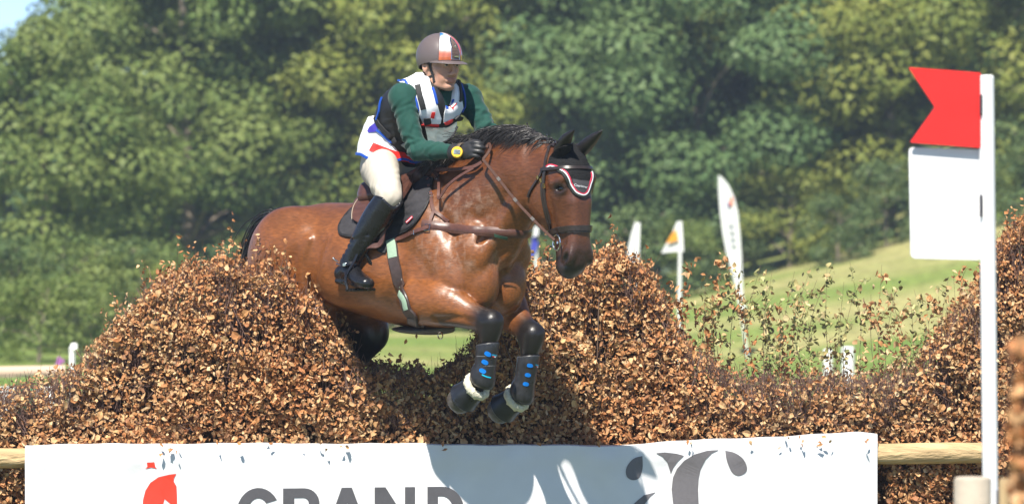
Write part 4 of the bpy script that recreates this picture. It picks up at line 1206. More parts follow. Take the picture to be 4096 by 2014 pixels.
# wrinkles: long soft folds that follow the sleeves
def wrinkle(V, amp, sc):
    p = V * sc
    w = np.sin(p[:, 0] * 1.7 + 2.1 * np.sin(p[:, 2] * .9) + 1.3 * np.sin(p[:, 1] * 1.1)) * np.sin(p[:, 2] * 1.3 + 1.7 * np.sin(p[:, 0] * .8 + p[:, 1] * .6))
    return amp * w
def displace(V, F, h):
    n = np.zeros_like(V)
    fn = np.cross(V[F[:, 2]] - V[F[:, 0]], V[F[:, 3]] - V[F[:, 1]])
    for k in range(4):
        for c in range(3): n[:, c] += np.bincount(F[:, k], fn[:, c], minlength=len(V))
    n /= np.linalg.norm(n, axis=1)[:, None] + 1e-12
    return V + n * h[:, None]
_fw = np.zeros(len(SV))                           # creases gathered at elbow and armpit
_cr = np.random.default_rng(5)
for s in (-1, 1):
    for j in range(40):
        u = _cr.uniform(0, 1); base = (SH[s] * (1 - u) + EL[s] * u) if j < 26 else (EL[s] * (1 - u) + WR[s] * u)
        axl = unit(EL[s] - SH[s]) if j < 26 else unit(WR[s] - EL[s])
        dr = unit(axl + _cr.normal(0, .38, 3)); tg = unit(np.cross(dr, _cr.normal(0, 1, 3)))
        c_ = base + _cr.normal(0, .02, 3) + .04 * unit(_cr.normal(0, 1, 3))
        d_ = SV - c_; a1 = d_ @ dr; a2 = d_ @ tg; a3 = d_ @ np.cross(dr, tg)
        gath = .5 + 1.0 * math.exp(-((u - (1. if j < 26 else 0.)) / .3) ** 2) + .8 * math.exp(-(u / .25) ** 2) * (j < 26)
        am = _cr.uniform(.0036, .0068) * gath
        _fw += am * np.exp(-((a1 + 6 * a2 * a2) / .0075) ** 2) * np.exp(-(a2 / .05) ** 2 - (a3 / .06) ** 2) - am * .6 * np.exp(-((a1 + 6 * a2 * a2 - .013) / .0085) ** 2) * np.exp(-(a2 / .05) ** 2 - (a3 / .06) ** 2)
SV = displace(SV, SF, _fw + wrinkle(SV, .0012, 34))
shirt = mesh_obj('jersey', SV, SF, M_SHIRT, person)

f = Field(steps((-.90, -.30, .007)), steps((-.40, .40, .007)), steps((.26, .68, .007)))
g_legs(f, 0.); f.limb([(*(PEL + [-.02, 0, .0]), .150, .11), (*(PEL + [.01, 0, .05]), .146, .105)], k=.03)
BV, BF = f.mesh(smooth=2)
_bw = np.zeros(len(BV))
for s in (-1, 1):
    for j in range(16):
        u = _cr.uniform(0, 1) ** .7; c_ = HIP[s] * (1 - u) + KN[s] * u + .07 * unit(_cr.normal(0, 1, 3) + [-.6, 0, 0]); dr = unit(KN[s] - HIP[s] + _cr.normal(0, .1, 3)); tg = unit(np.cross(dr, [.2, s, .1])); d_ = BV - c_
        _bw += _cr.uniform(.002, .0045) * np.exp(-((d_ @ dr) / .008) ** 2 - ((d_ @ tg) / .035) ** 2 - ((d_ @ np.cross(dr, tg)) / .05) ** 2)
BV = displace(BV, BF, _bw + wrinkle(BV + 1, .0015, 50))
breeches = mesh_obj('breeches', BV, BF, M_BREECH, person)

for s in (-1, 1):
    y0, y1 = (-.44, -.20) if s < 0 else (.20, .44)
    f = Field(steps((-.74, -.30, .0055)), steps((y0, y1, .0055)), steps((-.10, .46, .0055)))
    g_shank(f, .006)
    # cut the shaft below the knee, higher on the outside front
    b = AN[s]
    f.limb([(*(KN[s] + [.07, 0, .075]), .10), (*(KN[s] + [-.01, .02 * s, .085]), .085), (*(KN[s] + [-.10, .02 * s, .115]), .09)], k=.006, op='sub')
    f.limb([(*(KN[s] + [.055, .02 * s, -.02]), .03), (*(KN[s] + [.03, .05 * s, .01]), .02)], k=.01, op='sub')
    for j in range(5):        # ankle creases
        z = .055 + .022 * j
        cc = AN[s] + (KN[s] - AN[s]) * (.10 + .07 * j)
        f.limb([(*(cc + [.055, .03 * s, .012]), .004), (*(cc + [.02, .052 * s, 0]), .0055), (*(cc + [-.03, .05 * s, -.012]), .0045), (*(cc + [-.06, .02 * s, -.006]), .003)], k=.010, op='sub')
    # heel and sole
    T = lambda x, y, z: b + np.array([x, y * s, z])
    f.limb([(*T(-.055, .002, -.095), .034, .012), (*T(-.02, .004, -.097), .034, .012)], k=.006, dense=False)
    f.limb([(*T(-.06, .002, -.088), .036, .010), (*T(.01, .006, -.092), .034, .008), (*T(.10, .024, -.112), .043, .008), (*T(.16, .034, -.113), .032, .008)], k=.006)
    V_, F_ = f.mesh(smooth=1)
    mesh_obj('riding_boot', V_, F_, M_BOOT, person)
    f = Field(steps((-.20, .10, .0042)), steps((-.25, -.05, .0042) if s < 0 else (.02, .22, .0042)), steps((.47, .66, .0042)))
    hd_, ho_, hu_ = hand(f, s, .001)
    f.limb([(*(WR[s] - hd_ * .034), .041, .037), (*(WR[s] - hd_ * .010), .036, .031)], k=.008, side=tuple(hu_))
    V_, F_ = f.mesh(smooth=1)
    mesh_obj('glove', V_, F_, M_GLOVE, person)
    if s < 0: HAND = (hd_, ho_, hu_)
# ------------------------------------------------------------------ helmet, vest, bib and watch
RB = bvh_of(PV, PF)
M_HELM = mat('helmet_shell', (.125, .100, .100), .42, spec=.45, noise=(300, .06), bump=(900, .12, .0005))
M_PAINT = mat('helmet_paint', tint='tint', rough=.16, spec=.6, coat=.6)
M_BLACKWEB = mat('black_webbing', (.016, .016, .018), .7, noise=(200, .25), bump=(500, .3, .0008))
M_VEST = mat('black_vest', (.014, .014, .016), .55, noise=(30, .3), bump=(160, .3, .002))
M_WHITE = mat('white_cloth', (.78, .79, .82), .7, spec=.3, noise=(20, .05), bump=(300, .15, .001))
M_BLUE = mat('blue_piping', (.012, .075, .42), .5, spec=.4)
M_RED = mat('red_cloth', (.72, .028, .022), .55, spec=.4, noise=(30, .08))
M_VIOLET = mat('violet_cloth', (.045, .030, .33), .6)
M_SILVER = mat('steel', (.62, .62, .62), .18, metal=1.)
M_BRASS = mat('brass', (.70, .48, .17), .22, metal=1.)
M_POUCH = mat('clear_pouch', (.10, .125, .12), .2, spec=.6, noise=(30, .25), coat=.6)
M_POUCHIN = mat('pouch_paper', (.42, .43, .40), .45, noise=(40, .1), coat=.7)

HC = np.array([-.006, 0, .150]); HRAD = np.array([.119, .096, .109])
def rim_z(a): return .108 + .026 * math.cos(a) - .004 * math.cos(2 * a) + .004
def dome(a, t, off=0.):
    """a = azimuth from straight ahead, t = 0 at the rim .. 1 at the crown"""
    z0 = (rim_z(a) - HC[2]) / HRAD[2]; e0 = math.asin(max(-.95, z0)); e = e0 + (math.pi / 2 - e0) * t
    r = HRAD + off
    return HC + np.array([r[0] * math.cos(e) * math.cos(a), r[1] * math.cos(e) * math.sin(a), r[2] * math.sin(e)])
helmet = None
def grid(nu, nv, fn, close_u=False):
    V = [fn(i, j) for j in range(nv) for i in range(nu)]
    F = [(j * nu + i, j * nu + (i + 1) % nu, (j + 1) * nu + (i + 1) % nu, (j + 1) * nu + i) for j in range(nv - 1) for i in range(nu if close_u else nu - 1)]
    return V, F
NU = 72
V_, F_ = grid(NU, 22, lambda i, j: RH(*dome(2 * math.pi * i / NU, j / 21.)), True)
Vi, Fi = grid(NU, 6, lambda i, j: RH(*dome(2 * math.pi * i / NU, j / 21., -.006)), True)
mb = MB().add((V_, F_)).add((Vi, [q[::-1] for q in Fi]))
mb.F += [(i, len(V_) + i, len(V_) + (i + 1) % NU, (i + 1) % NU) for i in range(NU)]
helmet = mb.build('helmet', M_HELM, person)
# peak
def peak(i, j):
    a = R(-68 + 136 * i / 40.); b = dome(a, 0)
    e = (math.cos(a * 90 / 68) ** .7 if abs(a) < R(67.9) else 0) * .052
    t = [0, .35, .7, .95, 1, .95, .7, .35, 0][j]; up = [.004, .004, .0035, .002, 0, -.002, -.0035, -.004, -.004][j]
    d = np.array([1., .35 * math.sin(a), 0])
    return RH(*(b * [1, 1, 1] + d * e * t + np.array([0, 0, up - .012 * t * e / .052])))
V_, F_ = grid(41, 9, peak); mesh_obj('peak', V_, F_, M_HELM, helmet)
# painted front panel between two seams
cols = []
def panel(i, j):
    u = i / 80.; a = R(-46 + 92 * u); t = .03 + .95 * j / 70.
    g = u - .45 * t + .03 * math.sin(8 * t)                 # diagonal swirl
    st = lambda e, v: 1 / (1 + math.exp(-(v - e) / .025))
    mixc = lambda p, q, w: tuple(x * (1 - w) + y * w for x, y in zip(p, q))
    c = mixc((.50, .13, .06), (.84, .82, .80), st(.27 - .1 * u, t))
    c = mixc(c, (.74, .10, .03), st(.34, g)); c = mixc(c, (.36, .04, .02), st(.70, g) * .8)
    c = mixc(c, (.03, .19, .46), st(.66, t - .35 * u) * st(.62, 1 - u))
    c = tuple(v * (1 + .10 * math.sin(40 * g + 6 * t)) for v in c)
    cols.append(c); return RH(*dome(a, t, .003))
V_, F_ = grid(81, 71, panel); mesh_obj('painted_panel', V_, F_, M_PAINT, helmet, col=cols)
for sd in (-46, 46):
    mb = MB().add(tube([RH(*dome(R(sd), .02 + .96 * q / 20., .003)) for q in range(21)], .0022, 6))
    mb.build('seam', M_HELM, helmet)
# arched vent with a chrome rim and a grille
def vent_pt(u, v, off): 
    a = u * .235; t = .05 + v * .56
    return RH(*dome(a, t, off))
arch = [(-1, 0), (-.97, .35), (-.85, .62), (-.6, .84), (-.25, .97), (0, 1.), (.25, .97), (.6, .84), (.85, .62), (.97, .35), (1, 0)]
vb = MB()
ctr = [(a[0] * q, a[1] * q + .0) for q in (1., .66, .33) for a in arch]
V_ = [vent_pt(u * 1., v, .006) for u, v in ctr] + [vent_pt(0, 0, .006)]
F_ = []
for r_ in range(2):
    for i in range(10): F_.append((r_ * 11 + i, r_ * 11 + i + 1, r_ * 11 + 12 + i, r_ * 11 + 11 + i))
for i in range(10): F_.append((22 + i, 23 + i, 33))
vent = mesh_obj('vent', V_, F_, mat('vent_mesh', (.05, .038, .034), .5), helmet)
mesh_obj('vent_rim', *tube([vent_pt(u, v, .007) for u, v in arch + [(0, 0), (-1, 0)]], .0030, 6), M_SILVER, vent)
gb = MB()
for k in range(1, 8):
    v = k / 8.; w = 1 - v ** 2.6
    gb.add(tube([vent_pt(-w * .95, v, .0075), vent_pt(0, v, .0075), vent_pt(w * .95, v, .0075)], .0013, 4))
for k in range(-3, 4):
    u = k / 4.; h = (1 - abs(u) ** 2.2) * .97
    gb.add(tube([vent_pt(u, .0 + h * q / 4., .0075) for q in range(5)], .0013, 4))
gb.build('grille', mat('vent_bars', (.16, .11, .095), .45), vent)
lb = MB().add(rbox(vent_pt(0, .52, .010), (.007, .002, .012), .003, RH_R @ np.array([[0, 1., 0], [-1., 0, 0], [0, 0, 1.]])))
for k in range(4): lb.add(box(vent_pt(-.36 + .24 * k, .115, .0105), (.0015, .0052, .0065), RH_R))
lb.build('badge', M_SILVER, vent)
# harness
for s in (-1, 1):
    pts = [RH(.018, .078 * s, .132), RH(.020, .074 * s, .105), RH(.026, .066 * s, .070), RH(.038, .056 * s, .035), RH(.048, .040 * s, .012), RH(.050, .018 * s, -.002), RH(.050, 0, -.006)]
    q = [snap(RB, p, .0015) for p in crom(pts, 5)]
    mesh_obj('chin_strap', *ribbon([a for a, b in q], [b for a, b in q], .013, .003), M_BLACKWEB, helmet)
    pts = [RH(-.045, .078 * s, .10), RH(-.03, .076 * s, .07), RH(.0, .070 * s, .055), RH(.026, .064 * s, .062)]
    q = [snap(RB, p, .0015) for p in crom(pts, 4)]
    mesh_obj('chin_strap', *ribbon([a for a, b in q], [b for a, b in q], .009, .003), M_BLACKWEB, helmet)

# body protector
f = Field(steps((-.88, -.22, .0065)), steps((-.27, .27, .0065)), steps((.46, .95, .0065)))
sd = tuple(U_R @ np.array([0, 1., 0])); mid = PEL * .5 + NECK0 * .5
f.limb([(*(PEL + [.025, 0, .07]), .155, .120), (*(mid + [-.015, 0, .05]), .168, .132), (-.437, 0, .79, .168, .132), (-.420, 0, .835, .135, .105)], k=.03, side=sd)
for s in (-1, 1):
    f.limb([(*(NECK0 + [-.005, .045 * s, -.012]), .050), (*(SH[s] * .55 + NECK0 * .45 + [0, 0, .012]), .042), (*(SH[s] * .98 + NECK0 * .02 + [-.012, 0, .026]), .034)], k=.04)
    f.ell(SH[s] + U_R @ np.array([.01, .045 * s, -.055]), (.072, .060, .080), k=.015, op='sub')
f.limb([(*(NECK0 + [.02, 0, -.02]), .062, .066), (*(NECK0 + [.03, 0, .06]), .075, .08), (*(NECK0 + [.05, 0, .12]), .10, .11)], k=.012, op='sub')
f.limb([(*(NECK0 + [.09, 0, -.10]), .022, .05), (*(NECK0 + [.085, 0, -.02]), .045, .05), (*(NECK0 + [.07, 0, .05]), .055, .06)], k=.02, op='sub')
VV, VF = f.mesh(smooth=2)
# padded ribs
rib = .0022 * np.abs(np.sin((VV[:, 2] - .3 * VV[:, 0]) * 95)) * (VV[:, 2] < .72)
VV = displace(VV, VF, rib)
vest = mesh_obj('vest', VV, VF, M_VEST, person)
VB = bvh_of(VV, VF)
Z = lambda pts, x0, y0, k: [(x0 + x / k, y0 + y / k) for x, y in pts]
z1 = lambda *p: Z(p, 1400, 80, 2.043)
zb = lambda *p: Z(p, 1400, 420, 4.222)
zc = lambda *p: Z(p, 1650, 380, 5.28)
fold = lambda a, b, h: (lambda px, py: h * math.sin(px / a + py / b) * math.sin(py / (a * 1.7) - px / (b * 2)))
mesh_obj('right_front_panel', *patch(VB, z1((545, 402), (592, 398), (640, 470), (685, 620), (725, 740), (742, 800), (735, 840), (690, 850), (600, 850), (568, 775), (556, 700), (528, 605), (470, 545), (400, 512), (318, 512), (350, 482), (430, 440)), .003, .005, 7, fold(14, 17, .002)), M_WHITE, vest)
mesh_obj('left_front_panel', *patch(VB, z1((862, 525), (885, 560), (905, 640), (915, 720), (890, 770), (820, 808), (760, 836), (765, 760), (795, 650), (818, 572)), .003, .005, 7, fold(12, 15, .002)), M_WHITE, vest)
mesh_obj('red_flash', *patch(VB, z1((340, 488), (420, 474), (414, 508), (320, 514)), .009, .002, 5), M_RED, vest)
mesh_obj('red_flash', *patch(VB, zc((395, 350), (468, 350), (445, 480), (372, 460)), .0095, .002, 4), M_RED, vest)
mesh_obj('red_hem', *patch(VB, zc((190, 590), (380, 580), (545, 590), (545, 640), (380, 625), (190, 620)), .009, .003, 4), M_RED, vest)
mesh_obj('red_hem', *patch(VB, zc((650, 560), (740, 520), (830, 490), (815, 540), (740, 590), (670, 600)), .009, .003, 4), M_RED, vest)
for pts, w in ((z1((312, 516), (400, 512), (474, 546), (524, 604), (552, 690), (566, 772)), .011), (z1((628, 445), (670, 560), (708, 690), (738, 780), (744, 835)), .012),
               (z1((884, 520), (922, 640), (922, 710), (905, 752)), .010), (z1((820, 568), (795, 660), (768, 760), (755, 832)), .012), (z1((300, 535), (275, 640), (252, 740), (228, 815)), .009)):
    mesh_obj('piping', *strap(VB, pts, w, .006, .0085, 8), M_BLUE, vest)
mesh_obj('shoulder_strap', *strap(VB, z1((532, 402), (552, 540), (588, 680), (628, 835)), .026, .005, .0115, 8), M_BLACKWEB, vest)
mesh_obj('shoulder_strap', *strap(VB, z1((874, 505), (888, 640), (870, 785)), .017, .005, .0115, 8), M_BLACKWEB, vest)
mesh_obj('buckle', *patch(VB, zc((235, 460), (370, 455), (385, 560), (250, 590)), .014, .006, 5), M_BLACKWEB, vest)
mesh_obj('buckle', *patch(VB, zc((930, 400), (1060, 460), (1060, 530), (960, 500), (870, 520), (850, 470)), .012, .008, 5), M_BLACKWEB, vest)
# emblem on the left front: a blue leaping shape over a red tick
mesh_obj('emblem', *patch(VB, zc((870, 100), (890, 110), (885, 150), (860, 180), (830, 210), (845, 170), (850, 135)), .0095, .001, 3), M_BLUE, vest)
mesh_obj('emblem', *patch(VB, zc((775, 215), (800, 235), (828, 280), (870, 215), (918, 155), (912, 185), (870, 245), (832, 325), (810, 280)), .0095, .001, 3), M_RED, vest)
mesh_obj('zip_fastener', *strap(VB, zc((640, 250), (620, 340), (612, 420), (618, 500)), .006, .004, .004, 4), M_SILVER, vest)
mesh_obj('waist_belt', *strap(VB, z1((600, 858), (700, 862), (790, 858), (850, 825), (900, 790)), .020, .006, .012, 5), M_BLACKWEB, vest)
# clear document pouch on the chest and another one at the waist
pc3 = [ray_at(VB, *q)[0] for q in z1((610, 868), (700, 874), (790, 868))] + [ray_at(VB, *q)[0] for q in z1((870, 815),)]
def pouch(top, bottom, name, m):
    V_ = []; F_ = []; n = len(top)
    for lay in (0, 1):
        for k in range(5):
            t = k / 4.
            for i in range(n):
                p = top[i] * (1 - t) + bottom[i] * t
                o = U_R @ np.array([1., -.55, 0]); 
                V_.append(p + o * (.018 * math.sin(math.pi * (t * .8 + .1)) * (1 if lay else .3) + .010 + .004 * math.sin(i * 2.1 + k)))
    for lay in (0, 1):
        for k in range(4):
            for i in range(n - 1):
                q = [lay * 5 * n + k * n + i, lay * 5 * n + k * n + i + 1, lay * 5 * n + (k + 1) * n + i + 1, lay * 5 * n + (k + 1) * n + i]
                F_.append(tuple(q if lay else q[::-1]))
    return mesh_obj(name, V_, F_, m, vest)
tp = crom(pc3, 3)
bt = crom([np.array(HP(1712, 566, -.13)), np.array(HP(1752, 576, -.10)), np.array(HP(1800, 553, -.02)), np.array(HP(1828, 508, .05))], 3)
pouch(tp, bt, 'document_pouch', M_POUCH)
mesh_obj('pouch_edge', *tube(bt + U_R @ np.array([.018, -.008, 0]), .0045, 6), M_BLACKWEB, vest)
mesh_obj('waist_pouch', *patch(VB, zb((850, 650), (965, 590), (1040, 740), (1090, 830), (1010, 800), (930, 730)), .012, .006, 6), M_POUCHIN, vest)
mesh_obj('side_belt', *strap(VB, zb((445, 205), (520, 350), (650, 500), (760, 620), (860, 740), (980, 850)), .024, .005, .008, 5), M_BLACKWEB, vest)
# bib: loose white tail over the hips
f = Field(steps((-.92, -.36, .0065)), steps((-.27, .27, .0065)), steps((.44, .80, .0065)))
f.limb([(*(PEL + [.075, 0, .20]), .158, .125), (*(PEL + [.015, 0, .12]), .178, .138), (*(PEL + [.005, 0, .04]), .205, .132), (*(PEL + [.008, 0, -.04]), .225, .138)], k=.03, side=(.15, 1, 0))
X, Y_, Z_ = f.ax[0][:, None, None], f.ax[1][None, :, None], f.ax[2][None, None, :]
hem = .560 - .16 * np.clip(X + .76, 0, .4) + .03 * np.clip(-.70 - X, 0, 1) * 0 + .006 * np.sin(X * 50 + Y_ * 40)
f.d = np.maximum(f.d, (hem - Z_).astype(np.float32))
top = .700 + .28 * np.clip(-(X + .60), 0, .25) - .35 * np.clip(X + .60, 0, .3)
f.d = np.maximum(f.d, (Z_ - top).astype(np.float32))
TV, TF = f.mesh(smooth=1)
TV = displace(TV, TF, wrinkle(TV, .0022, 40) + .004 * np.sin(TV[:, 1] * 55 + TV[:, 0] * 30) * np.clip((.66 - TV[:, 2]) / .1, 0, 1))
bib = mesh_obj('bib', TV, TF, M_WHITE, person)
TB = bvh_of(TV, TF)
mesh_obj('red_panel', *patch(TB, zb((395, 635), (480, 670), (600, 715), (760, 780), (915, 800), (960, 860), (1150, 925), (1010, 1050), (910, 1052), (800, 1010), (650, 900), (520, 845), (325, 770)), .002, .003, 5), M_RED, bib)
mesh_obj('violet_panel', *patch(TB, zb((430, 300), (480, 395), (440, 455), (320, 468), (298, 440), (340, 370)), .002, .003, 5), M_VIOLET, bib)
P_ = []; N_ = []
for a in np.linspace(0, 2 * math.pi, 72, endpoint=False):
    d = np.array([math.cos(a), math.sin(a), 0]); z = .562
    for _ in range(2):
        h = TB.ray_cast(Vector(np.array([PEL[0], 0, z + .012]) + d * .6), Vector(-d))
        if h[0] is not None:
            x_, y_ = h[0][0], h[0][1]; z = .560 - .16 * min(max(x_ + .76, 0), .4) + .006 * math.sin(x_ * 50 + y_ * 40)
    if h[0] is not None: P_.append(np.array([h[0][0], h[0][1], z + .004]) + d * .001); N_.append(d)
mesh_obj('piping', *ribbon(P_, N_, .013, .006, closed=True), M_BLUE, bib)
mesh_obj('piping', *strap(TB, zb((448, 425), (540, 490), (610, 560), (680, 620), (740, 632)), .010, .006, .003, 5), M_BLUE, bib)

# wristwatch on the sleeve: yellow rim and a grey display that reads 50
hd_, ho_, hu_ = HAND
wc = HP(1829, 610, -.185); fo = unit(H_R.T @ np.array([-.10, -1., .22])); fx = unit(np.cross([0, 0, 1.], fo)) * -1
if np.dot(fx, [1, 0, 0]) < 0: fx = -fx
fx = unit(fx + np.array([0, 0, -.10])); fx = unit(fx - fo * np.dot(fx, fo)); fu = np.cross(fo, fx)
if fu[2] < 0: fu = -fu
def disc(c, r, t, n=28, rx=1.0):
    V_ = []; F_ = []
    for h, q in ((0, 1), (t * .7, 1), (t, .9)):
        for i in range(n):
            a = 2 * math.pi * i / n
            V_.append(c + fx * r * q * rx * math.cos(a) + fu * r * q * math.sin(a) + fo * h)
    for k in range(2):
        for i in range(n): F_.append((k * n + i, k * n + (i + 1) % n, (k + 1) * n + (i + 1) % n, (k + 1) * n + i))
    F_.append(tuple(2 * n + i for i in range(n))); F_.append(tuple(range(n))[::-1])
    return V_, F_
watch = empty('wristwatch', H_M)
tag(watch, 'big yellow stopwatch worn over the green sleeve above the black glove', 'watch')
M_YEL = mat('yellow_plastic', (.80, .48, .025), .35, spec=.5)
mesh_obj('case', *disc(wc, .0265, .013), M_YEL, watch)
mesh_obj('display', *rbox(wc + fo * .0142, (.030, .002, .022), .004, np.stack([fx, fo, fu], 1)), mat('display', (.22, .27, .29), .15), watch)
dg = MB()
def seg7(cx, on):
    W, Hh, th = .0042, .0075, .0016
    for s_, (x, z, w, h) in zip('abcdefg', ((0, Hh, 2 * W, th), (W, Hh / 2, th, Hh), (W, -Hh / 2, th, Hh), (0, -Hh, 2 * W, th), (-W, -Hh / 2, th, Hh), (-W, Hh / 2, th, Hh), (0, 0, 2 * W, th))):
        if s_ in on: dg.add(box(wc + fo * .0158 + fx * (cx + x) + fu * z * .9, (w, .0012, h), np.stack([fx, fo, fu], 1)))
seg7(-.0015, 'acdfg'); seg7(.0105, 'abcdef')
dg.build('digits', mat('lcd_ink', (.03, .04, .05), .4), watch)
for dx_, dz_ in ((-.004, .019), (.006, .018), (-.004, -.019)):
    mesh_obj('button', *disc(wc + fx * dx_ + fu * dz_ + fo * .012, .003, .003, 10), M_YEL, watch)
wl = unit(WR[-1] - EL[-1]); e1 = unit(np.cross(wl, [0, 0, 1.])); e2 = np.cross(wl, e1); wcc = EL[-1] + wl * np.dot(wc - EL[-1], wl)
ring = [wcc + (e1 * math.cos(a) * .040 + e2 * math.sin(a) * .037) for a in np.linspace(0, 2 * math.pi, 24, endpoint=False)]
mesh_obj('band', *ribbon(ring, [r_ - wcc for r_ in ring], .020, .003, closed=True), mat('watch_band', (.10, .075, .05), .6), watch)
# ------------------------------------------------------------------ saddle, girth, breastplate, bridle, boots
M_LEATHER = mat('brown_leather', (.085, .036, .026), .38, spec=.5, noise=(40, .28), bump=(150, .2, .0015), rough_noise=(20, .08))
M_BRIDLE = mat('bridle_leather', (.030, .022, .020), .34, spec=.5, noise=(60, .25), bump=(200, .2, .001))
M_STRAPB = mat('strap_leather', (.105, .045, .034), .42, spec=.45, noise=(60, .25), bump=(200, .2, .001))
M_PAD = mat('saddle_pad_cloth', (.040, .038, .042), .8, spec=.2, noise=(60, .2), bump=(700, .4, .001))
M_PIPE = mat('dark_piping', (.012, .012, .013), .6)
z2 = lambda *p: Z(p, 1900, 450, 1.81)
z3 = lambda *p: Z(p, 950, 750, 1.81)
z4 = lambda *p: Z(p, 1350, 560, 2.534)
def thing(name, label, cat, group=None):
    return tag(empty(name, H_M), label, cat, group)

# saddle pad, quilted in rows
pad = thing('saddle_pad', 'dark grey quilted saddle pad under the brown saddle', 'saddle pad')
quilt = lambda px, py: .007 * abs(math.sin((py + .25 * px) / 15.5 * math.pi * .5)) ** .5
pad_out = z4((170, 690), (75, 790), (28, 870), (26, 935), (60, 968), (150, 985), (300, 985), (400, 1020), (415, 1110), (450, 1135), (495, 1138), (540, 1040), (640, 950), (720, 912), (800, 840), (862, 750), (915, 640), (955, 480), (975, 395), (900, 370), (800, 395), (400, 520))
for mir in (False, True):
    mesh_obj('panel', *patch(HB, pad_out, .003, .004, 6, quilt, mirror=mir), M_PAD, pad)
mesh_obj('binding', *strap(HB, pad_out[:11], .010, .010, .002, 5), M_PIPE, pad)
mesh_obj('binding', *strap(HB, pad_out[11:19], .010, .010, .002, 5), M_PIPE, pad)
tagp = patch(HB, z4((780, 775), (792, 795), (735, 850), (720, 830)), .016, .002, 3)
mesh_obj('brand_label', *tagp, mat('label_red', (.55, .03, .06), .5), pad)
mesh_obj('brand_lettering', *strap(HB, z4((733, 838), (760, 814), (784, 790)), .004, .001, .019, 3), M_WHITE, pad)

# saddle: seat, flaps, knee rolls, panel welt
saddle = thing('saddle', 'brown leather jumping saddle under the rider', 'saddle')
f = Field(steps((-.92, -.34, .008)), steps((-.24, .24, .008)), steps((.30, .60, .008)))
f.limb([(-.445, 0, .475, .045, .035), (-.50, 0, .452, .075, .035), (-.60, 0, .425, .105, .035), (-.70, 0, .405, .120, .034), (-.775, 0, .412, .115, .030), (-.81, 0, .42, .085, .020)], k=.03)
for s in (-1, 1):
    f.limb([(-.45, .055 * s, .465, .020, .03), (-.58, .10 * s, .39, .025, .03), (-.74, .12 * s, .365, .025, .03), (-.80, .09 * s, .375, .022, .028)], k=.03)
V_, F_ = f.mesh(smooth=2)
mesh_obj('seat', V_, F_, M_LEATHER, saddle)
flap_out = z4((840, 395), (775, 362), (700, 372), (560, 420), (420, 470), (320, 515), (240, 590), (190, 680), (175, 770), (195, 850), (280, 905), (400, 960), (465, 985), (520, 925), (600, 800), (680, 670), (745, 560), (800, 470))
bulge = lambda px, py: .006 * math.exp(-((px - 1640) / 40.) ** 2)
for mir in (False, True):
    fl = mesh_obj('flap', *patch(HB, flap_out, .022, .010, 8, bulge, mirror=mir), M_LEATHER, saddle)
    mesh_obj('knee_roll', *patch(HB, z4((840, 395), (785, 385), (735, 440), (705, 520), (700, 600), (690, 660), (720, 630), (775, 530), (820, 450)), .030, .016, 6, mirror=mir), M_LEATHER, fl)
mesh_obj('stitching', *strap(HB, z4((385, 590), (300, 610), (235, 660), (190, 750), (185, 850)), .003, .002, .033, 6), mat('thread', (.42, .34, .26), .7), saddle)
mesh_obj('welt', *strap(HB, z4((775, 365), (705, 400), (690, 480), (692, 570), (650, 680), (560, 830), (460, 985)), .014, .012, .033, 6), M_LEATHER, saddle)
mesh_obj('welt', *strap(HB, z4((800, 440), (740, 560), (700, 650), (630, 780), (560, 890), (500, 960)), .012, .010, .030, 6), M_LEATHER, saddle)
mesh_obj('maker_plate', *patch(HB, z4((350, 545), (375, 535), (385, 575), (362, 582)), .034, .003, 4), M_BRASS, saddle)

# stirrup and its leather, right side and left side
LS = AN[-1]
for s in (-1, 1):
    st = thing('stirrup', 'black stirrup iron holding the rider\'s near boot' if s < 0 else 'black stirrup iron on the far side of the horse', 'stirrup')
    b = AN[s]; T = lambda x, y, z: b + np.array([x, y * s, z])
    top = T(.075, .00, .055)
    mesh_obj('frame', *tube(crom([T(.105, -.055, -.125), T(.115, -.062, -.06), T(.10, -.035, .00), top, T(.060, .035, -.01), T(.045, .066, -.07), T(.062, .070, -.128)], 5), .0075, 8), M_BOOT, st)
    tread = MB()
    for k in range(3): tread.add(tube([T(.070 + .022 * k, -.058, -.126), T(.050 + .022 * k, .070, -.130)], .0075, 6))
    tread.build('tread', M_BOOT, st)
    up = np.array([-.455, .270 * s, .15]); q0 = np.array([-.44, .285 * s, .28])
    cpts = crom([top + [0, 0, .01], top * .5 + up * .5 + [.0, .018 * s, 0], up + [0, .02 * s, 0], q0], 5)
    mesh_obj('stirrup_leather', *ribbon(cpts, [np.array([.3, s * 1., .2])] * len(cpts), .026, .006), M_LEATHER, st)
# spur on the near boot
sp = thing('spur', 'steel spur strapped round the heel of the rider\'s near boot', 'spur')
T = lambda x, y, z: AN[-1] + np.array([x, -y, z])
mesh_obj('band', *tube(crom([T(.00, .050, -.018), T(-.035, .046, -.012), T(-.062, .02, -.004), T(-.066, -.01, .0)], 5), .0045, 6), M_SILVER, sp)
mesh_obj('neck', *tube([T(-.062, .012, -.002), T(-.083, .014, .006), T(-.095, .015, .016)], [.005, .004, .006], 8), M_SILVER, sp)
mesh_obj('strap', *ribbon(crom([T(-.005, .050, -.018), T(.03, .052, -.014), T(.055, .030, -.004), T(.052, .0, .0)], 5), [np.array([.4, -1., .2])] * 16, .014, .004), M_BOOT, sp)
mesh_obj('buckle', *rbox(T(.026, .057, -.014), (.020, .005, .016), .004, np.stack([unit([1, .1, 0.15]), unit([.1, -1, 0]), [0, 0, 1.]], 1)), M_SILVER, sp)

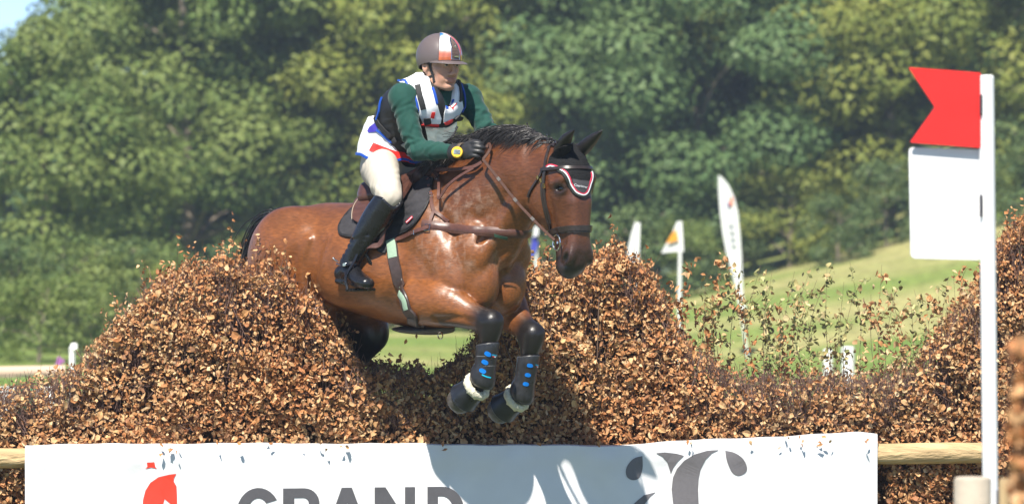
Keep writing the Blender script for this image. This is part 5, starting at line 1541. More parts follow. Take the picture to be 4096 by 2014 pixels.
# girth: pale green elastic and dark leather, widening into a stud guard
girth = thing('girth', 'brown and pale green girth round the horse\'s belly with a stud guard', 'girth')
M_GREEN = mat('girth_elastic', (.25, .36, .26), .75, noise=(80, .1), bump=(400, .3, .001))
M_GIRTH = mat('girth_leather', (.045, .028, .024), .42, noise=(40, .3), bump=(120, .2, .002))
M_GUARD = mat('stud_guard', (.085, .075, .068), .55, noise=(40, .2))
g_px = z3((1112, 385), (1122, 440), (1130, 510), (1150, 600), (1175, 690), (1203, 790), (1235, 890), (1270, 950), (1320, 1000))
for mir in (False, True):
    mesh_obj('girth_strap', *strap(HB, g_px, .054, .010, .003, 5, mirror=mir), M_GIRTH, girth)
    mesh_obj('elastic', *strap(HB, g_px[:3], .044, .004, .011, 5, mirror=mir), M_GREEN, girth)
    mesh_obj('elastic', *strap(HB, z3((1188, 735), (1208, 800), (1232, 880)), .028, .004, .011, 5, mirror=mir), M_GREEN, girth)
f = Field(steps((-.66, -.22, .007)), steps((-.20, .20, .007)), steps((-.36, -.14, .007)))
f.limb([(-.56, 0, -.250, .13, .014), (-.50, 0, -.256, .145, .018), (-.40, 0, -.258, .12, .018), (-.32, 0, -.248, .05, .012)], k=.01)
V_, F_ = f.mesh(smooth=1); mesh_obj('stud_guard', V_, F_, M_GUARD, girth)
mesh_obj('ring', *tube([(-.335 + .016 * math.cos(a), -.03, -.278 + .016 * math.sin(a)) for a in np.linspace(0, 2 * math.pi, 14)], .003, 6), M_SILVER, girth)

# breastplate
bp = thing('breastplate', 'brown leather breastplate across the horse\'s chest and shoulders', 'breastplate')
M_BP = M_STRAPB
def chest_ring(z_of, a0, a1, n, off):
    P_ = []; N_ = []
    for a in np.linspace(R(a0), R(a1), n):
        d = np.array([math.cos(a), math.sin(a), 0]); z = z_of(abs(a))
        h = HB.ray_cast(Vector(np.array([-.25, 0, z])), Vector(d))
        if h[0] is None: continue
        nn = np.array(h[1]); nn = nn if np.dot(nn, d) > 0 else -nn
        P_.append(np.array(h[0]) + nn * off); N_.append(unit(nn * .5 + d * .5))
    P_ = np.array(P_); N_ = np.array(N_)
    rad_ = np.linalg.norm(P_[:, :2] - [-.25, 0], axis=1); med = np.array([np.median(rad_[max(0, i - 4):i + 5]) for i in range(len(rad_))]); ok_ = np.abs(rad_ - med) < .035
    P_, N_ = P_[ok_], N_[ok_]
    for _ in range(10):       # a stiff strap bridges the hollows
        Q = P_.copy(); Q[1:-1] = P_[1:-1] * .4 + (P_[:-2] + P_[2:]) * .3
        dd = np.einsum('ij,ij->i', Q - P_, N_); P_ = P_ + N_ * np.maximum(dd, -.0006)[:, None]
        N_[1:-1] = N_[1:-1] * .4 + (N_[:-2] + N_[2:]) * .3
    return P_, N_
zf = lambda a: .190 + .040 * min(1., a / 1.5) ** 1.2
P_, N_ = chest_ring(zf, -88, 88, 57, .004)
bb = mesh_obj('chest_band', *ribbon(P_, N_, .044, .006), M_BP, bp)
mesh_obj('band_facing', *ribbon(P_ + N_ * .005, N_, .030, .004), M_LEATHER, bp)
mesh_obj('logo_plate', *patch(HB, [(1983, 931), (2028, 938), (2027, 949), (1982, 942)], .021, .003, 3), mat('plate_green', (.03, .07, .05), .3, noise=(400, .8)), bp)
for mir in (False, True):
    mesh_obj('rear_strap', *strap(HB, [(1717, 909), (1690, 918), (1650, 932), (1600, 955), (1550, 970)], .020, .006, .006, 5, mirror=mir), M_BP, bp)
    mesh_obj('fork_strap', *strap(HB, [(1717, 716), (1720, 750), (1722, 785), (1726, 818), (1735, 850)], .017, .006, .006, 5, mirror=mir), M_BP, bp)
    mesh_obj('fork_strap', *strap(HB, [(1735, 850), (1726, 875), (1720, 900)], .016, .006, .006, 5, mirror=mir), M_BP, bp)
    mesh_obj('fork_strap', *strap(HB, [(1735, 850), (1768, 868), (1800, 886)], .016, .006, .006, 5, mirror=mir), M_BP, bp)
def buckle(px, py, w, h, off=.010, parent=None, m=None, bv=None):
    h_ = ray_at(bv or HB, px, py, off)
    if h_ is None: return
    p, n = h_; t = unit(np.array([0, 0, 1.]) - n * n[2]); r_ = np.cross(n, t)
    pts = [p + r_ * w * x + t * h * z for x, z in ((-.5, -.5), (.5, -.5), (.5, .5), (-.5, .5), (-.5, -.5))]
    mesh_obj('buckle', *tube(pts, .0028, 6), m or M_SILVER, parent)
for q in ((1717, 716, .026, .018), (1720, 784, .018, .022), (1713, 912, .026, .030), (1658, 930, .016, .018)): buckle(*q, parent=bp)
buckle(1762, 722, .018, .018, .024, bp)
# neck strap of the martingale, hanging clear of the neck
def ray_off(px, py, off):
    h = ray_at(HB, px, py, off)
    return h[0] if h else HP(px, py, -.05 - off)
P_ = [ray_off(1736, 680, .012), ray_off(1770, 690, .03), ray_off(1804, 694, .035), ray_off(1863, 689, .03), ray_off(1910, 675, .028), ray_off(1940, 655, .02)]
n0 = unit(H_R.T @ np.array([-.2, -1., .35]))
mesh_obj('neck_strap', *ribbon(crom(P_, 5), [n0] * (5 * 5 + 1), .017, .006), M_BP, bp)
P_ = [ray_off(1745, 694, .014), ray_off(1762, 724, .016), ray_off(1770, 760, .02), ray_off(1776, 797, .03), ray_off(1790, 782, .034), ray_off(1816, 753, .04), ray_off(1859, 718, .04), ray_off(1912, 680, .03)]
mesh_obj('slack_strap', *ribbon(crom(P_, 5), [n0] * (7 * 5 + 1), .014, .005), M_BP, bp)

# bridle
br = thing('bridle', 'dark leather bridle with browband, noseband and steel bit on the horse\'s head', 'bridle')
def bstrap(name, pts, w, th=.006, off=.003, mir=True, n=5):
    """lay a strap on the head; mirrored about the head's own mid-plane"""
    P3 = []
    for q in pts:
        if len(q) == 3: P3.append(np.array(q)); continue
        h = ray_at(HB, *q)
        if h: P3.append(h[0])
    for m in ((False, True) if mir else (False,)):
        c = []
        for p in crom(P3, n):
            if m:
                l = HD_R.T @ (p - HD_O); p = HD_O + HD_R @ (l * [1, -1, 1])
            l = HD_R.T @ (p - HD_O)
            c.append(snap(HB, p, off, out=HD_R @ np.array([l[0] - .02, l[1] * 2, .0])))
        P_ = [a for a, b in c]; N_ = [b for a, b in c]
        mesh_obj(name, *ribbon(P_, N_, w, th), M_BRIDLE, br)
bstrap('cheekpiece', z2((600, 215), (560, 240), (535, 280), (520, 330), (512, 380), (505, 450), (494, 520), (490, 580), (500, 650), (518, 730), (538, 800), (548, 845)), .015)
bstrap('noseband_cheek', z2((528, 395), (512, 450), (507, 530), (512, 600), (522, 670), (540, 740), (556, 800)), .012, .005, .006)
bstrap('throatlash', z2((512, 385), (490, 430), (462, 480), (425, 535), (396, 585), (390, 610)), .012)
# browband and noseband go right round the front
def ringband(name, z, tilt, w, th, off, a0, a1, n=28, m=M_BRIDLE):
    c = []
    for a in np.linspace(R(a0), R(a1), n):
        d = np.array([math.cos(a), math.sin(a), 0]); p0 = HD(.02, 0, z) ; dd = HD_R @ d
        h = HB.ray_cast(Vector(p0 + dd * .17 + np.array([0, 0, tilt * math.cos(a)])), Vector(-dd))
        if h[0] is None: continue
        nn = np.array(h[1]); nn = nn if np.dot(nn, dd) > 0 else -nn
        c.append((np.array(h[0]) + nn * off, nn))
    return mesh_obj(name, *ribbon([a for a, b in c], [b for a, b in c], w, th), m, br)
ringband('browband', -.088, .004, .016, .007, .008, -112, 112)
ringband('noseband', -.362, .012, .026, .007, .004, -178, 178, 44)
ringband('noseband_padding', -.376, .012, .012, .005, .003, -110, 110, 30)
for q, w, h in ((z2((464, 472))[0], .012, .016), (z2((487, 492))[0], .012, .018), (z2((512, 530))[0], .012, .018)): buckle(*q, w, h, .010, br, M_BRASS)
for s in (-1, 1):
    c0 = HD(.052, .066 * s, -.415)
    pts = [c0 + HD_R @ np.array([.028 * math.cos(a), .006 * s, .034 * math.sin(a)]) for a in np.linspace(0, 2 * math.pi, 22)]
    mesh_obj('bit_ring', *tube(pts, .0036, 8), M_SILVER, br)
mesh_obj('mouthpiece', *tube([HD(.052, -.068, -.415), HD(.048, 0, -.418), HD(.052, .068, -.415)], .006, 8), M_SILVER, br)
bit = HD(.040, -.074, -.405)
mesh_obj('curb_strap', *tube(crom([HD(.03, -.070, -.425), HD(.0, -.066, -.436), HD(-.035, -.045, -.43)], 4), .0035, 6), M_BRIDLE, br)
# reins
grip = HP(1932, 638, -.160)
r0 = [grip, grip * .8 + bit * .2 + [0, -.012, .003], grip * .5 + bit * .5 + [0, -.012, -.010], grip * .2 + bit * .8 + [0, -.006, -.008], bit]
c = crom(r0, 8)
M_REIN = mat('rein_leather', (.070, .032, .022), .65, spec=.2, noise=(60, .25))
rein = thing('rein', 'brown leather rein running from the near glove to the bit ring', 'rein')
rs = mesh_obj('rein_strap', *ribbon(c, [n0] * len(c), .0135, .004), M_REIN, rein)
for k in (9, 15, 21): mesh_obj('rein_stop', *ribbon(c[k:k + 2], [n0] * 2, .016, .006), M_BRIDLE, rein)
lp = crom([grip, HP(1952, 612, -.135), HP(1962, 590, -.11), HP(1956, 575, -.09), HP(1946, 590, -.10)], 5)
mesh_obj('rein_loop', *ribbon(lp, [n0] * len(lp), .0135, .004), M_REIN, rein)
reinL = thing('rein', 'brown leather rein on the far side of the horse\'s neck', 'rein')
gl = WR[1] + np.array([.10, -.01, 0]); bl = HD(.040, .074, -.405)
c = crom([gl, gl * .5 + bl * .5 + [0, .03, -.02], bl], 10)
mesh_obj('rein_strap', *ribbon(c, [np.array([0, 1., .2])] * len(c), .017, .005), M_STRAPB, reinL)

# ear bonnet: knitted black cap with grey tip and red and white piping
bn = thing('ear_bonnet', 'black crocheted ear bonnet edged in red and white on the horse\'s forehead', 'ear bonnet')
zt = lambda *p: Z(p, 2180, 600, 6.336)
M_KNIT = mat('black_knit', (.013, .013, .014), .85, spec=.2, noise=(120, .3), bump=(260, .8, .004))
M_FELT = mat('grey_felt', (.055, .052, .058), .85, noise=(200, .15))
def knit(px, py): return .0022 * abs(math.sin((py + 4 * math.sin(px / 22.)) / 3.4))
tri_out = z2((535, 388), (545, 330), (590, 262), (640, 235), (700, 225), (755, 255), (800, 330), (822, 390), (834, 440), (842, 490), (822, 555), (800, 588), (775, 600), (745, 590), (712, 560), (690, 515), (665, 470), (630, 432), (590, 405))
cap = mesh_obj('cap', *patch(HB, tri_out, .004, .003, 4, knit), M_KNIT, bn)
mesh_obj('cap_tip', *patch(HB, zt((655, 725), (850, 770), (1085, 795), (1060, 900), (1010, 1030), (960, 1085), (900, 1080), (800, 1030), (740, 940)), .010, .002, 4), M_FELT, bn)
pipe = zt((70, 425), (150, 385), (230, 390), (340, 430), (450, 510), (540, 600), (610, 720), (670, 840), (740, 960), (800, 1045), (880, 1100), (960, 1110), (1020, 1060), (1060, 960), (1090, 850), (1130, 740), (1145, 650), (1128, 580))
def off_px(p, d):
    p = np.array(p); t = np.gradient(p, axis=0); n = np.stack([-t[:, 1], t[:, 0]], 1); n /= np.linalg.norm(n, axis=1)[:, None]
    return [tuple(v) for v in p + n * d]
def edge(pts, w, m, name, off):
    P3 = [ray_at(HB, *q) for q in pts]; P3 = [q for q in P3 if q]
    c = crom([np.hstack(q) for q in P3], 3); 
    mesh_obj(name, *ribbon(c[:, :3] + c[:, 3:] * off, c[:, 3:], w, .004), m, bn)
edge(pipe, .0068, mat('pink_red_cord', (.55, .035, .075), .6), 'red_piping', .008)
edge(off_px(pipe, 5.0), .0058, M_WHITE, 'white_piping', .008)
edge(off_px(pipe, 10.5), .011, mat('black_cord', (.02, .024, .02), .8), 'black_trim', .006)
fc = bpy.data.curves.new('lettering', 'FONT'); fc.body = 'Caselomar'; fc.size = 1; fc.align_x = 'CENTER'; fc.align_y = 'CENTER'; fc.shear = .15
fo_ = bpy.data.objects.new('lettering', fc); COL.objects.link(fo_)
dg_ = bpy.context.evaluated_depsgraph_get(); tm = bpy.data.meshes.new_from_object(fo_.evaluated_get(dg_)); bpy.data.objects.remove(fo_)
tv = np.array([v.co[:] for v in tm.vertices]); tf = [tuple(p.vertices) for p in tm.polygons]
tv2 = []
w_ = tv[:, 0].max() - tv[:, 0].min()
for v in tv:
    px = 2180 + (868 + v[0] / w_ * 300) / 6.336; py = 600 + (915 + v[0] / w_ * 60 - v[1] / w_ * 330) / 6.336
    h = ray_at(HB, px, py, .0155); tv2.append(h[0] if h else tv2[-1])
mesh_obj('lettering', tv2, tf, M_WHITE, bn, smooth=False)

# leg boots and bell boots
M_SHELL = mat('boot_shell', (.022, .022, .025), .38, spec=.5, noise=(40, .4), bump=(90, .2, .002), rough_noise=(25, .12))
M_BLUEGEL = mat('blue_window', (.0, .17, .62), .35, spec=.5)
M_FLEECE = mat('fleece', (.70, .66, .52), .95, spec=.1, noise=(90, .12), bump=(240, 1., .006))
M_RUBBER = mat('bell_rubber', (.018, .020, .026), .34, spec=.5, noise=(20, .5), bump=(60, .15, .002), rough_noise=(14, .12))
M_BIND = mat('boot_binding', (.16, .16, .165), .5)
side = {-1: 'near', 1: 'far'}
for s in (-1, 1):
    L_ = LEG[s]; kn, ft, cf, toe = L_['kn'], L_['ft'], L_['cf'], L_['toe']; ax = unit(ft - kn); ln = np.linalg.norm(ft - kn)
    bo = thing('leg_boot', 'black leg boot with three blue windows on the %s foreleg' % ('horse\'s near' if s < 0 else 'horse\'s far'), 'leg boot', 'leg boots on the forelegs')
    e1 = unit(np.array([1., 0, 0]) - ax * ax[0]); e2 = np.cross(ax, e1)
    prof = [(.098, .047), (.103, .0495), (.14, .0480), (.19, .0455), (ln - .045, .0465), (ln - .03, .0500), (ln + .005, .0560), (ln + .030, .0555), (ln + .045, .046)]
    V_ = []; F_ = []; n = 36
    for t, r_ in prof:
        for i in range(n):
            a = 2 * math.pi * i / n
            drop = .016 * math.cos(a) if t < .12 else (-.012 * math.cos(a) if t > ln else 0)
            V_.append(kn + ax * (t - drop) + e1 * r_ * 1.04 * math.cos(a) + e2 * r_ * math.sin(a) + e1 * (-.006 if t > ln - .04 else 0))
    for k in range(len(prof) - 1):
        for i in range(n): F_.append((k * n + i, k * n + (i + 1) % n, (k + 1) * n + (i + 1) % n, (k + 1) * n + i))
    shell = mesh_obj('shell', V_, F_, M_SHELL, bo); md = shell.modifiers.new('thick', 'SOLIDIFY'); md.thickness = .004; md.offset = 0
    SB = bvh_of(V_, F_)
    rim = [V_[n + i] for i in range(n)]
    mesh_obj('binding', *tube(rim + [rim[0]], .0022, 6), M_BIND, bo)
    for t in ((.155, .20) if s < 0 else ()):
        ri = [kn + ax * (t - .010 * math.cos(a)) + (e1 * 1.04 * math.cos(a) + e2 * math.sin(a)) * (.0485 - (t - .14) * .04) for a in np.linspace(R(-110), R(110), 24)]
        mesh_obj('strap_edge', *tube(ri, .0022, 5), M_BIND, bo)
    wins = [(1951, 1414, 1.0), (1940, 1447, 1.0), (1931, 1482, 1.0)] if s < 0 else [(2119, 1460, .85), (2111, 1498, .85), (2103, 1534, .85)]
    for cx, cy, k_ in wins:
        cs, sn = math.cos(R(28 if s < 0 else 8)), math.sin(R(28 if s < 0 else 8))
        o_ = []
        for i in range(16):
            a = 2 * math.pi * i / 16; x = 13.5 * k_ * math.copysign(abs(math.cos(a)) ** .75, math.cos(a)); y = 9. * k_ * math.copysign(abs(math.sin(a)) ** .8, math.sin(a))
            o_.append((cx + x * cs - y * sn, cy + x * sn + y * cs))
        mesh_obj('window', *patch(SB, o_, .002, .003, 5), M_BLUEGEL, bo)
    lx, ly = (1976, 1420) if s < 0 else (2147, 1460)
    w_ = 1 if s < 0 else .6
    mesh_obj('badge', *patch(SB, [(lx - 9 * w_, ly - 5), (lx + 10 * w_, ly - 3), (lx + 9 * w_, ly + 3), (lx - 9 * w_, ly + 1)], .0025, .001, 3), mat('badge_blue', (.0, .32, .52), .4), bo)
    mesh_obj('badge', *patch(SB, [(lx - 7 * w_, ly + 1), (lx, ly + 2), (lx - 1, ly + 8), (lx - 6 * w_, ly + 7)], .0025, .001, 3), M_RED, bo)
    mesh_obj('badge', *patch(SB, [(lx, ly + 2), (lx + 6 * w_, ly + 3), (lx + 5 * w_, ly + 9), (lx - 1, ly + 8)], .0025, .001, 3), M_WHITE, bo)
    if s < 0:
        mesh_obj('lettering', *strap(SB, [(1928, 1497), (1945, 1505), (1962, 1509)], .0055, .001, .0025, 4), mat('badge_cyan', (.0, .42, .62), .4), bo)
    # bell boot
    be = thing('bell_boot', 'black bell boot with cream fleece collar on the %s fore hoof' % ('horse\'s near' if s < 0 else 'horse\'s far'), 'bell boot', 'bell boots on the fore hooves')
    d = unit(toe - cf); g1 = unit(np.array([0, 1., 0]) - d * d[1]); g2 = np.cross(d, g1)
    L2 = np.linalg.norm(toe - cf)
    prof = [(-.020, .052), (-.005, .058), (.02, .062), (.045, .066), (L2 * .5 + .022, .071), (L2 * .5 + .028, .0735), (L2 * .5 + .033, .070)]
    V_ = []; F_ = []
    for t, r_ in prof:
        for i in range(n):
            a = 2 * math.pi * i / n; V_.append(cf + d * t + (g1 * math.cos(a) + g2 * math.sin(a)) * r_)
    for k in range(len(prof) - 1):
        for i in range(n): F_.append((k * n + i, k * n + (i + 1) % n, (k + 1) * n + (i + 1) % n, (k + 1) * n + i))
    bs = mesh_obj('bell', V_, F_, M_RUBBER, be); md = bs.modifiers.new('thick', 'SOLIDIFY'); md.thickness = .004; md.offset = -1
    V_ = []; F_ = []; n2 = 14; nn_ = 40
    for i in range(nn_):
        a = 2 * math.pi * i / nn_; c_ = cf + d * -.022 + (g1 * math.cos(a) + g2 * math.sin(a)) * .050
        for j in range(n2):
            b_ = 2 * math.pi * j / n2; r_ = .0185 + .003 * math.sin(a * 9 + b_ * 2) + .002 * math.sin(a * 17 - b_ * 3)
            V_.append(c_ + (g1 * math.cos(a) + g2 * math.sin(a)) * r_ * math.cos(b_) + d * r_ * 1.05 * math.sin(b_))
    for i in range(nn_):
        for j in range(n2): F_.append((i * n2 + j, i * n2 + (j + 1) % n2, ((i + 1) % nn_) * n2 + (j + 1) % n2, ((i + 1) % nn_) * n2 + j))
    mesh_obj('fleece_collar', V_, F_, M_FLEECE, be)

# ------------------------------------------------------------------ mane and tail
M_HAIR = mat('black_hair', (.014, .012, .012), .36, spec=.55, noise=(30, .3), tint='tint')
hr = np.random.default_rng(3)
def strands(rows, name):
    mb = MB()
    for pts, r_, sh in rows:
        c = crom(pts, 4); k = len(c)
        rad = r_ * np.clip(np.sin(np.linspace(.45, math.pi, k)) * 1.1, .12, 1)
        mb.add(tube(c, rad, 4, cap=False), sh)
    return mb.build(name, M_HAIR, horse, color=True)
crest = crom([(-.33, 0, .515), (-.24, 0, .525), (-.14, 0, .580), (-.04, 0, .622), (.105, 0, .640), (.23, 0, .632), (.33, -.003, .592), (.40, -.003, .575)], 30)
rows = []
for k in range(1500):
    u = hr.uniform(0, 1) ** .92; p = crest[int(u * (len(crest) - 1))] + hr.normal(0, .007, 3) * [1, 1, .4]
    side_ = -1 if hr.uniform() < .8 else 1
    ln = hr.uniform(.6, 1.15) * (1.0 if u < .9 else .6)
    bl = hr.uniform(.5, 1.3); up = hr.uniform(.012, .035)
    wav = hr.normal(0, .012, 3)
    cl = .012 * math.sin(p[0] * 95) + .008 * math.sin(p[0] * 210 + 1)
    q = [p, p + np.array([-.028 * bl, .012 * side_, up]) * ln + wav * .3, p + np.array([-.080 * bl + cl, .045 * side_, up * .9 - .012]) * ln + wav * .8, p + np.array([-.135 * bl + cl * 2, .075 * side_, -.050 + cl]) * ln + wav * 1.4]
    v = hr.uniform(.010, .030); rows.append((q, hr.uniform(.0012, .0034), (v, v * .86, v * .84)))
for k in range(130):       # wisps that fly back over the rider's wrist
    p = crest[int(hr.uniform(.05, .35) * (len(crest) - 1))]
    q = [p, p + np.array([-.05, -.01, .03]) + hr.normal(0, .01, 3), p + np.array([-.12, -.03, .035]) + hr.normal(0, .016, 3), p + np.array([-.20, -.05, .02]) + hr.normal(0, .024, 3)]
    v = hr.uniform(.012, .03); rows.append((q, hr.uniform(.0007, .0014), (v, v * .86, v * .84)))
strands(rows, 'mane')
rows = []
for k in range(700):
    p = np.array([-1.415, 0, .262]) + hr.normal(0, .016, 3)
    w = hr.normal(0, .028, 3) * [1, 1.2, .6]; e = hr.uniform(.7, 1.15)
    q = [p, np.array([-1.475, -.002, .285]) + w * .5, np.array([-1.555, -.012, .215]) + w * .9, np.array([-1.600, -.02, .05]) + w * 1.2, np.array([-1.605, -.02, -.16 * e]) + w * 1.6, np.array([-1.58, -.01, -.38 * e]) + w * 2.2]
    v = hr.uniform(.008, .024); rows.append((q, hr.uniform(.0016, .0036), (v, v * .9, v * .88)))
strands(rows, 'tail')
# ------------------------------------------------------------------ rail, banner
M_WOOD = mat('peeled_log', (.50, .355, .19), .8, spec=.2, noise=(14, .42), bump=(34, 1., .014))
_n = M_WOOD.node_tree
_mp = [q for q in _n.nodes if q.type == 'TEX_NOISE']
_tc = _n.nodes['Texture Coordinate']; _map = _n.nodes.new('ShaderNodeMapping'); _map.inputs['Scale'].default_value = (.18, 1.6, 1.6)
_n.links.new(_tc.outputs['Object'], _map.inputs[0])
for q in _mp: _n.links.new(_map.outputs[0], q.inputs['Vector'])
def log(name, a, b, r0, r1, seed, parent=None):
    r = np.random.default_rng(seed); n = 40; a = np.array(a, float); b = np.array(b, float)
    pts = [a + (b - a) * k / n + r.normal(0, .0015, 3) for k in range(n + 1)]
    rad = [r0 + (r1 - r0) * k / n + .0025 * math.sin(k * .7) + r.normal(0, .001) for k in range(n + 1)]
    return mesh_obj(name, *tube(pts, rad, 20), M_WOOD, parent)
rail = log('rail', (-4.2, -.075 - .84, .712), (2.26, -.075 + .452, .690), .042, .050, 2)
tag(rail, 'peeled pale log rail behind the white banner', 'rail')
def ban_y(x, z):
    return SL * x - .135 + .008 * math.sin(x * 5.1 + 1) * math.cos(z * 6) + .004 * math.sin(x * 13 + z * 9) + .003 * math.sin(x * 31 - z * 14) * math.exp(-((z - .7) / .12) ** 2) + .005 * math.sin((x * .8 + z) * 17) * math.exp(-((x - .35) / .25) ** 2) + .010 * math.exp(-((x - 1.70) / .06) ** 2) + .02 * np.clip(.75 - z, 0, 1) * math.sin(x * 2.2) - .006 * math.exp(-((z - .69) / .05) ** 2)
def ban_top(x):
    px = x * 850 + 2048
    return CAM_Z + (1007 - np.interp(px, [90, 600, 1200, 1800, 2150, 2460, 2700, 3200, 3440, 3520], [1766, 1764, 1768, 1775, 1782, 1786, 1772, 1752, 1742, 1748])) / 855. + .002 * math.sin(x * 9) + .0015 * math.sin(x * 27 + 1)
M_BANNER = mat('white_pvc', (.74, .745, .76), .55, spec=.3, noise=(7, .05), bump=(9, .35, .012))
x0, x1 = (98 - 2048) / 874., (3512 - 2048) / 843.
nx, nz = 170, 30; V_ = []; F_ = []
for i in range(nx + 1):
    x = x0 + (x1 - x0) * i / nx
    for j in range(nz + 1):
        z = .08 + (float(ban_top(x)) - .08) * j / nz
        V_.append((x, ban_y(x, z), z))
    V_.append((x, SL * x - .10, float(ban_top(x)) + .004)); V_.append((x, SL * x - .04, float(ban_top(x)) - .004))
m_ = nz + 3
for i in range(nx):
    for j in range(m_ - 1): F_.append((i * m_ + j, (i + 1) * m_ + j, (i + 1) * m_ + j + 1, i * m_ + j + 1))
banner = empty('banner'); banner.location = (0, 0, 0)
tag(banner, 'white sponsor banner hung over the rail across the front of the fence', 'banner')
mesh_obj('sheet', V_, F_, M_BANNER, banner)
def bprint(name, outline, m, step=9., holes=(), off=.0025):
    """flat print on the banner, outline in photograph pixels"""
    pts = []; edges = []
    for o in (outline, *holes):
        o = np.array(o, float); q = []
        for a, b in zip(o, np.roll(o, -1, 0)):
            k = max(1, int(np.linalg.norm(b - a) / step))
            for i in range(k): q.append(a + (b - a) * i / k)
        s = len(pts); pts += q; edges += [(s + i, s + (i + 1) % len(q)) for i in range(len(q))]
    res = delaunay_2d_cdt([Vector(p) for p in pts], edges, [], 2 if holes else 1, 1e-5)
    v2, tr = [np.array(v) for v in res[0]], res[2]
    if holes:
        def inside(p, poly):
            c = False; poly = np.array(poly); j = len(poly) - 1
            for i in range(len(poly)):
                if (poly[i][1] > p[1]) != (poly[j][1] > p[1]) and p[0] < (poly[j][0] - poly[i][0]) * (p[1] - poly[i][1]) / (poly[j][1] - poly[i][1]) + poly[i][0]: c = not c
                j = i
            return c
        tr = [t for t in tr if inside(np.mean([v2[k] for k in t], 0), outline) and not any(inside(np.mean([v2[k] for k in t], 0), h) for h in holes)]
    V = []
    for v in v2:
        x = (v[0] - 2048) / 855.; z = CAM_Z + (1007 - v[1]) / 855.
        V.append((x, ban_y(x, z) - off, z))
    F = []
    for t in tr:
        a, b, c = [np.array(V[k]) for k in t[:3]]
        F.append(tuple(t) if np.cross(b - a, c - a)[1] < 0 else tuple(t)[::-1])
    return mesh_obj(name, V, F, m, banner, smooth=False)
M_INK = mat('grey_ink', (.085, .082, .090), .5, noise=(60, .08)); M_INK2 = mat('warm_grey_ink', (.150, .140, .150), .5, noise=(60, .08)); M_RINK = mat('red_ink', (.80, .050, .025), .5, noise=(40, .06)); M_BINK = mat('blue_ink', (.02, .09, .36), .5)
def arc(cx, cy, rx, ry, a0, a1, n=18): return [(cx + rx * math.cos(R(a)), cy - ry * math.sin(R(a))) for a in np.linspace(a0, a1, n)]
T0, B0, SW = 1941, 2140, 44; mid_ = (T0 + B0) / 2; hh = (B0 - T0) / 2
bprint('letter', arc(1045, mid_, 86, hh + 3, 32, 335, 26) + [(1128, mid_ + 2), (1050, mid_ + 2), (1050, mid_ + 36), (1082, mid_ + 36)] + arc(1045, mid_, 86 - SW, hh - 38, 325, 42, 22), M_INK)          # G
bprint('letter', [(1142, T0), (1225, T0)] + arc(1225, T0 + 60, 60, 60, 90, -60, 12) + [(1290, B0), (1238, B0), (1205, T0 + 122), (1186, T0 + 122), (1186, B0), (1142, B0)], M_INK, holes=[[(1186, T0 + 38), (1222, T0 + 38)] + arc(1222, T0 + 60, 21, 22, 90, -90, 9) + [(1186, T0 + 82)]])   # R
bprint('letter', [(1380, T0), (1412, T0), (1482, B0), (1434, B0), (1420, B0 - 42), (1352, B0 - 42), (1338, B0), (1292, B0)][:1] + [(1412, T0), (1486, B0), (1437, B0), (1424, B0 - 42), (1364, B0 - 42), (1350, B0), (1302, B0), (1372, T0)], M_INK, holes=[[(1394, T0 + 62), (1414, B0 - 80), (1375, B0 - 80)]])   # A
bprint('letter', [(1502, T0), (1545, T0), (1622, T0 + 122), (1622, T0), (1662, T0), (1662, B0), (1620, B0), (1543, B0 - 120), (1543, B0), (1502, B0)], M_INK)                                            # N
bprint('letter', [(1711, T0), (1770, T0)] + arc(1770, mid_, 88, hh, 90, -90, 20) + [(1711, B0)], M_INK, holes=[[(1753, T0 + 38), (1768, T0 + 38)] + arc(1768, mid_, 46, hh - 38, 90, -90, 16) + [(1753, B0 - 38)]])   # D
z8 = lambda *p: Z(p, 2400, 1500, 1.519)
sm_ = lambda pts, n=4: [tuple(v) for v in crom(list(pts) + [pts[0]], n)[:-1]]
bprint('emblem_shape', sm_(z8((262, 495), (210, 510), (172, 550), (160, 590), (170, 625), (200, 642), (235, 635), (256, 600), (264, 555))), M_INK2)
bprint('emblem_shape', z8((345, 478), (400, 474), (470, 482), (518, 495), (480, 530), (452, 570), (437, 607), (428, 575), (415, 535), (385, 500)), M_INK2)
bprint('emblem_shape', z8((735, 462), (660, 466), (580, 488), (520, 525), (475, 575), (450, 630), (442, 700), (450, 781), (475, 850), (520, 920), (600, 970), (690, 990), (650, 940), (622, 870), (608, 781), (605, 700), (608, 640), (620, 580), (650, 520), (690, 482)), M_INK2)
bprint('emblem_shape', sm_(z8((772, 466), (830, 480), (880, 515), (905, 560), (905, 592), (885, 612), (850, 621), (815, 600), (790, 550), (778, 510))), M_INK2)
bprint('emblem_shape', z8((345, 717), (270, 735), (215, 781), (180, 850), (185, 920), (230, 970), (300, 985), (262, 930), (255, 860), (275, 790), (310, 745)), M_INK2)
z7 = lambda *p: Z(p, 0, 1200, 1.5567)
bprint('emblem_shape', z7((950, 988), (996, 986), (1001, 1016), (1013, 1026), (976, 1018), (940, 1026), (953, 1014)), M_RINK)
bprint('emblem_shape', z7((905, 1330), (922, 1267), (926, 1215), (940, 1160), (970, 1112), (1020, 1078), (1085, 1063), (1128, 1058), (1114, 1085), (1112, 1105), (1129, 1135), (1132, 1200), (1132, 1290), (1118, 1300), (1095, 1245), (1056, 1212), (1046, 1250), (1020, 1330)), M_RINK)
bprint('emblem_shape', [(480 + 22 * math.cos(a), 2033 + 22 * math.sin(a)) for a in np.linspace(0, 2 * math.pi, 20, endpoint=False)], M_BINK)

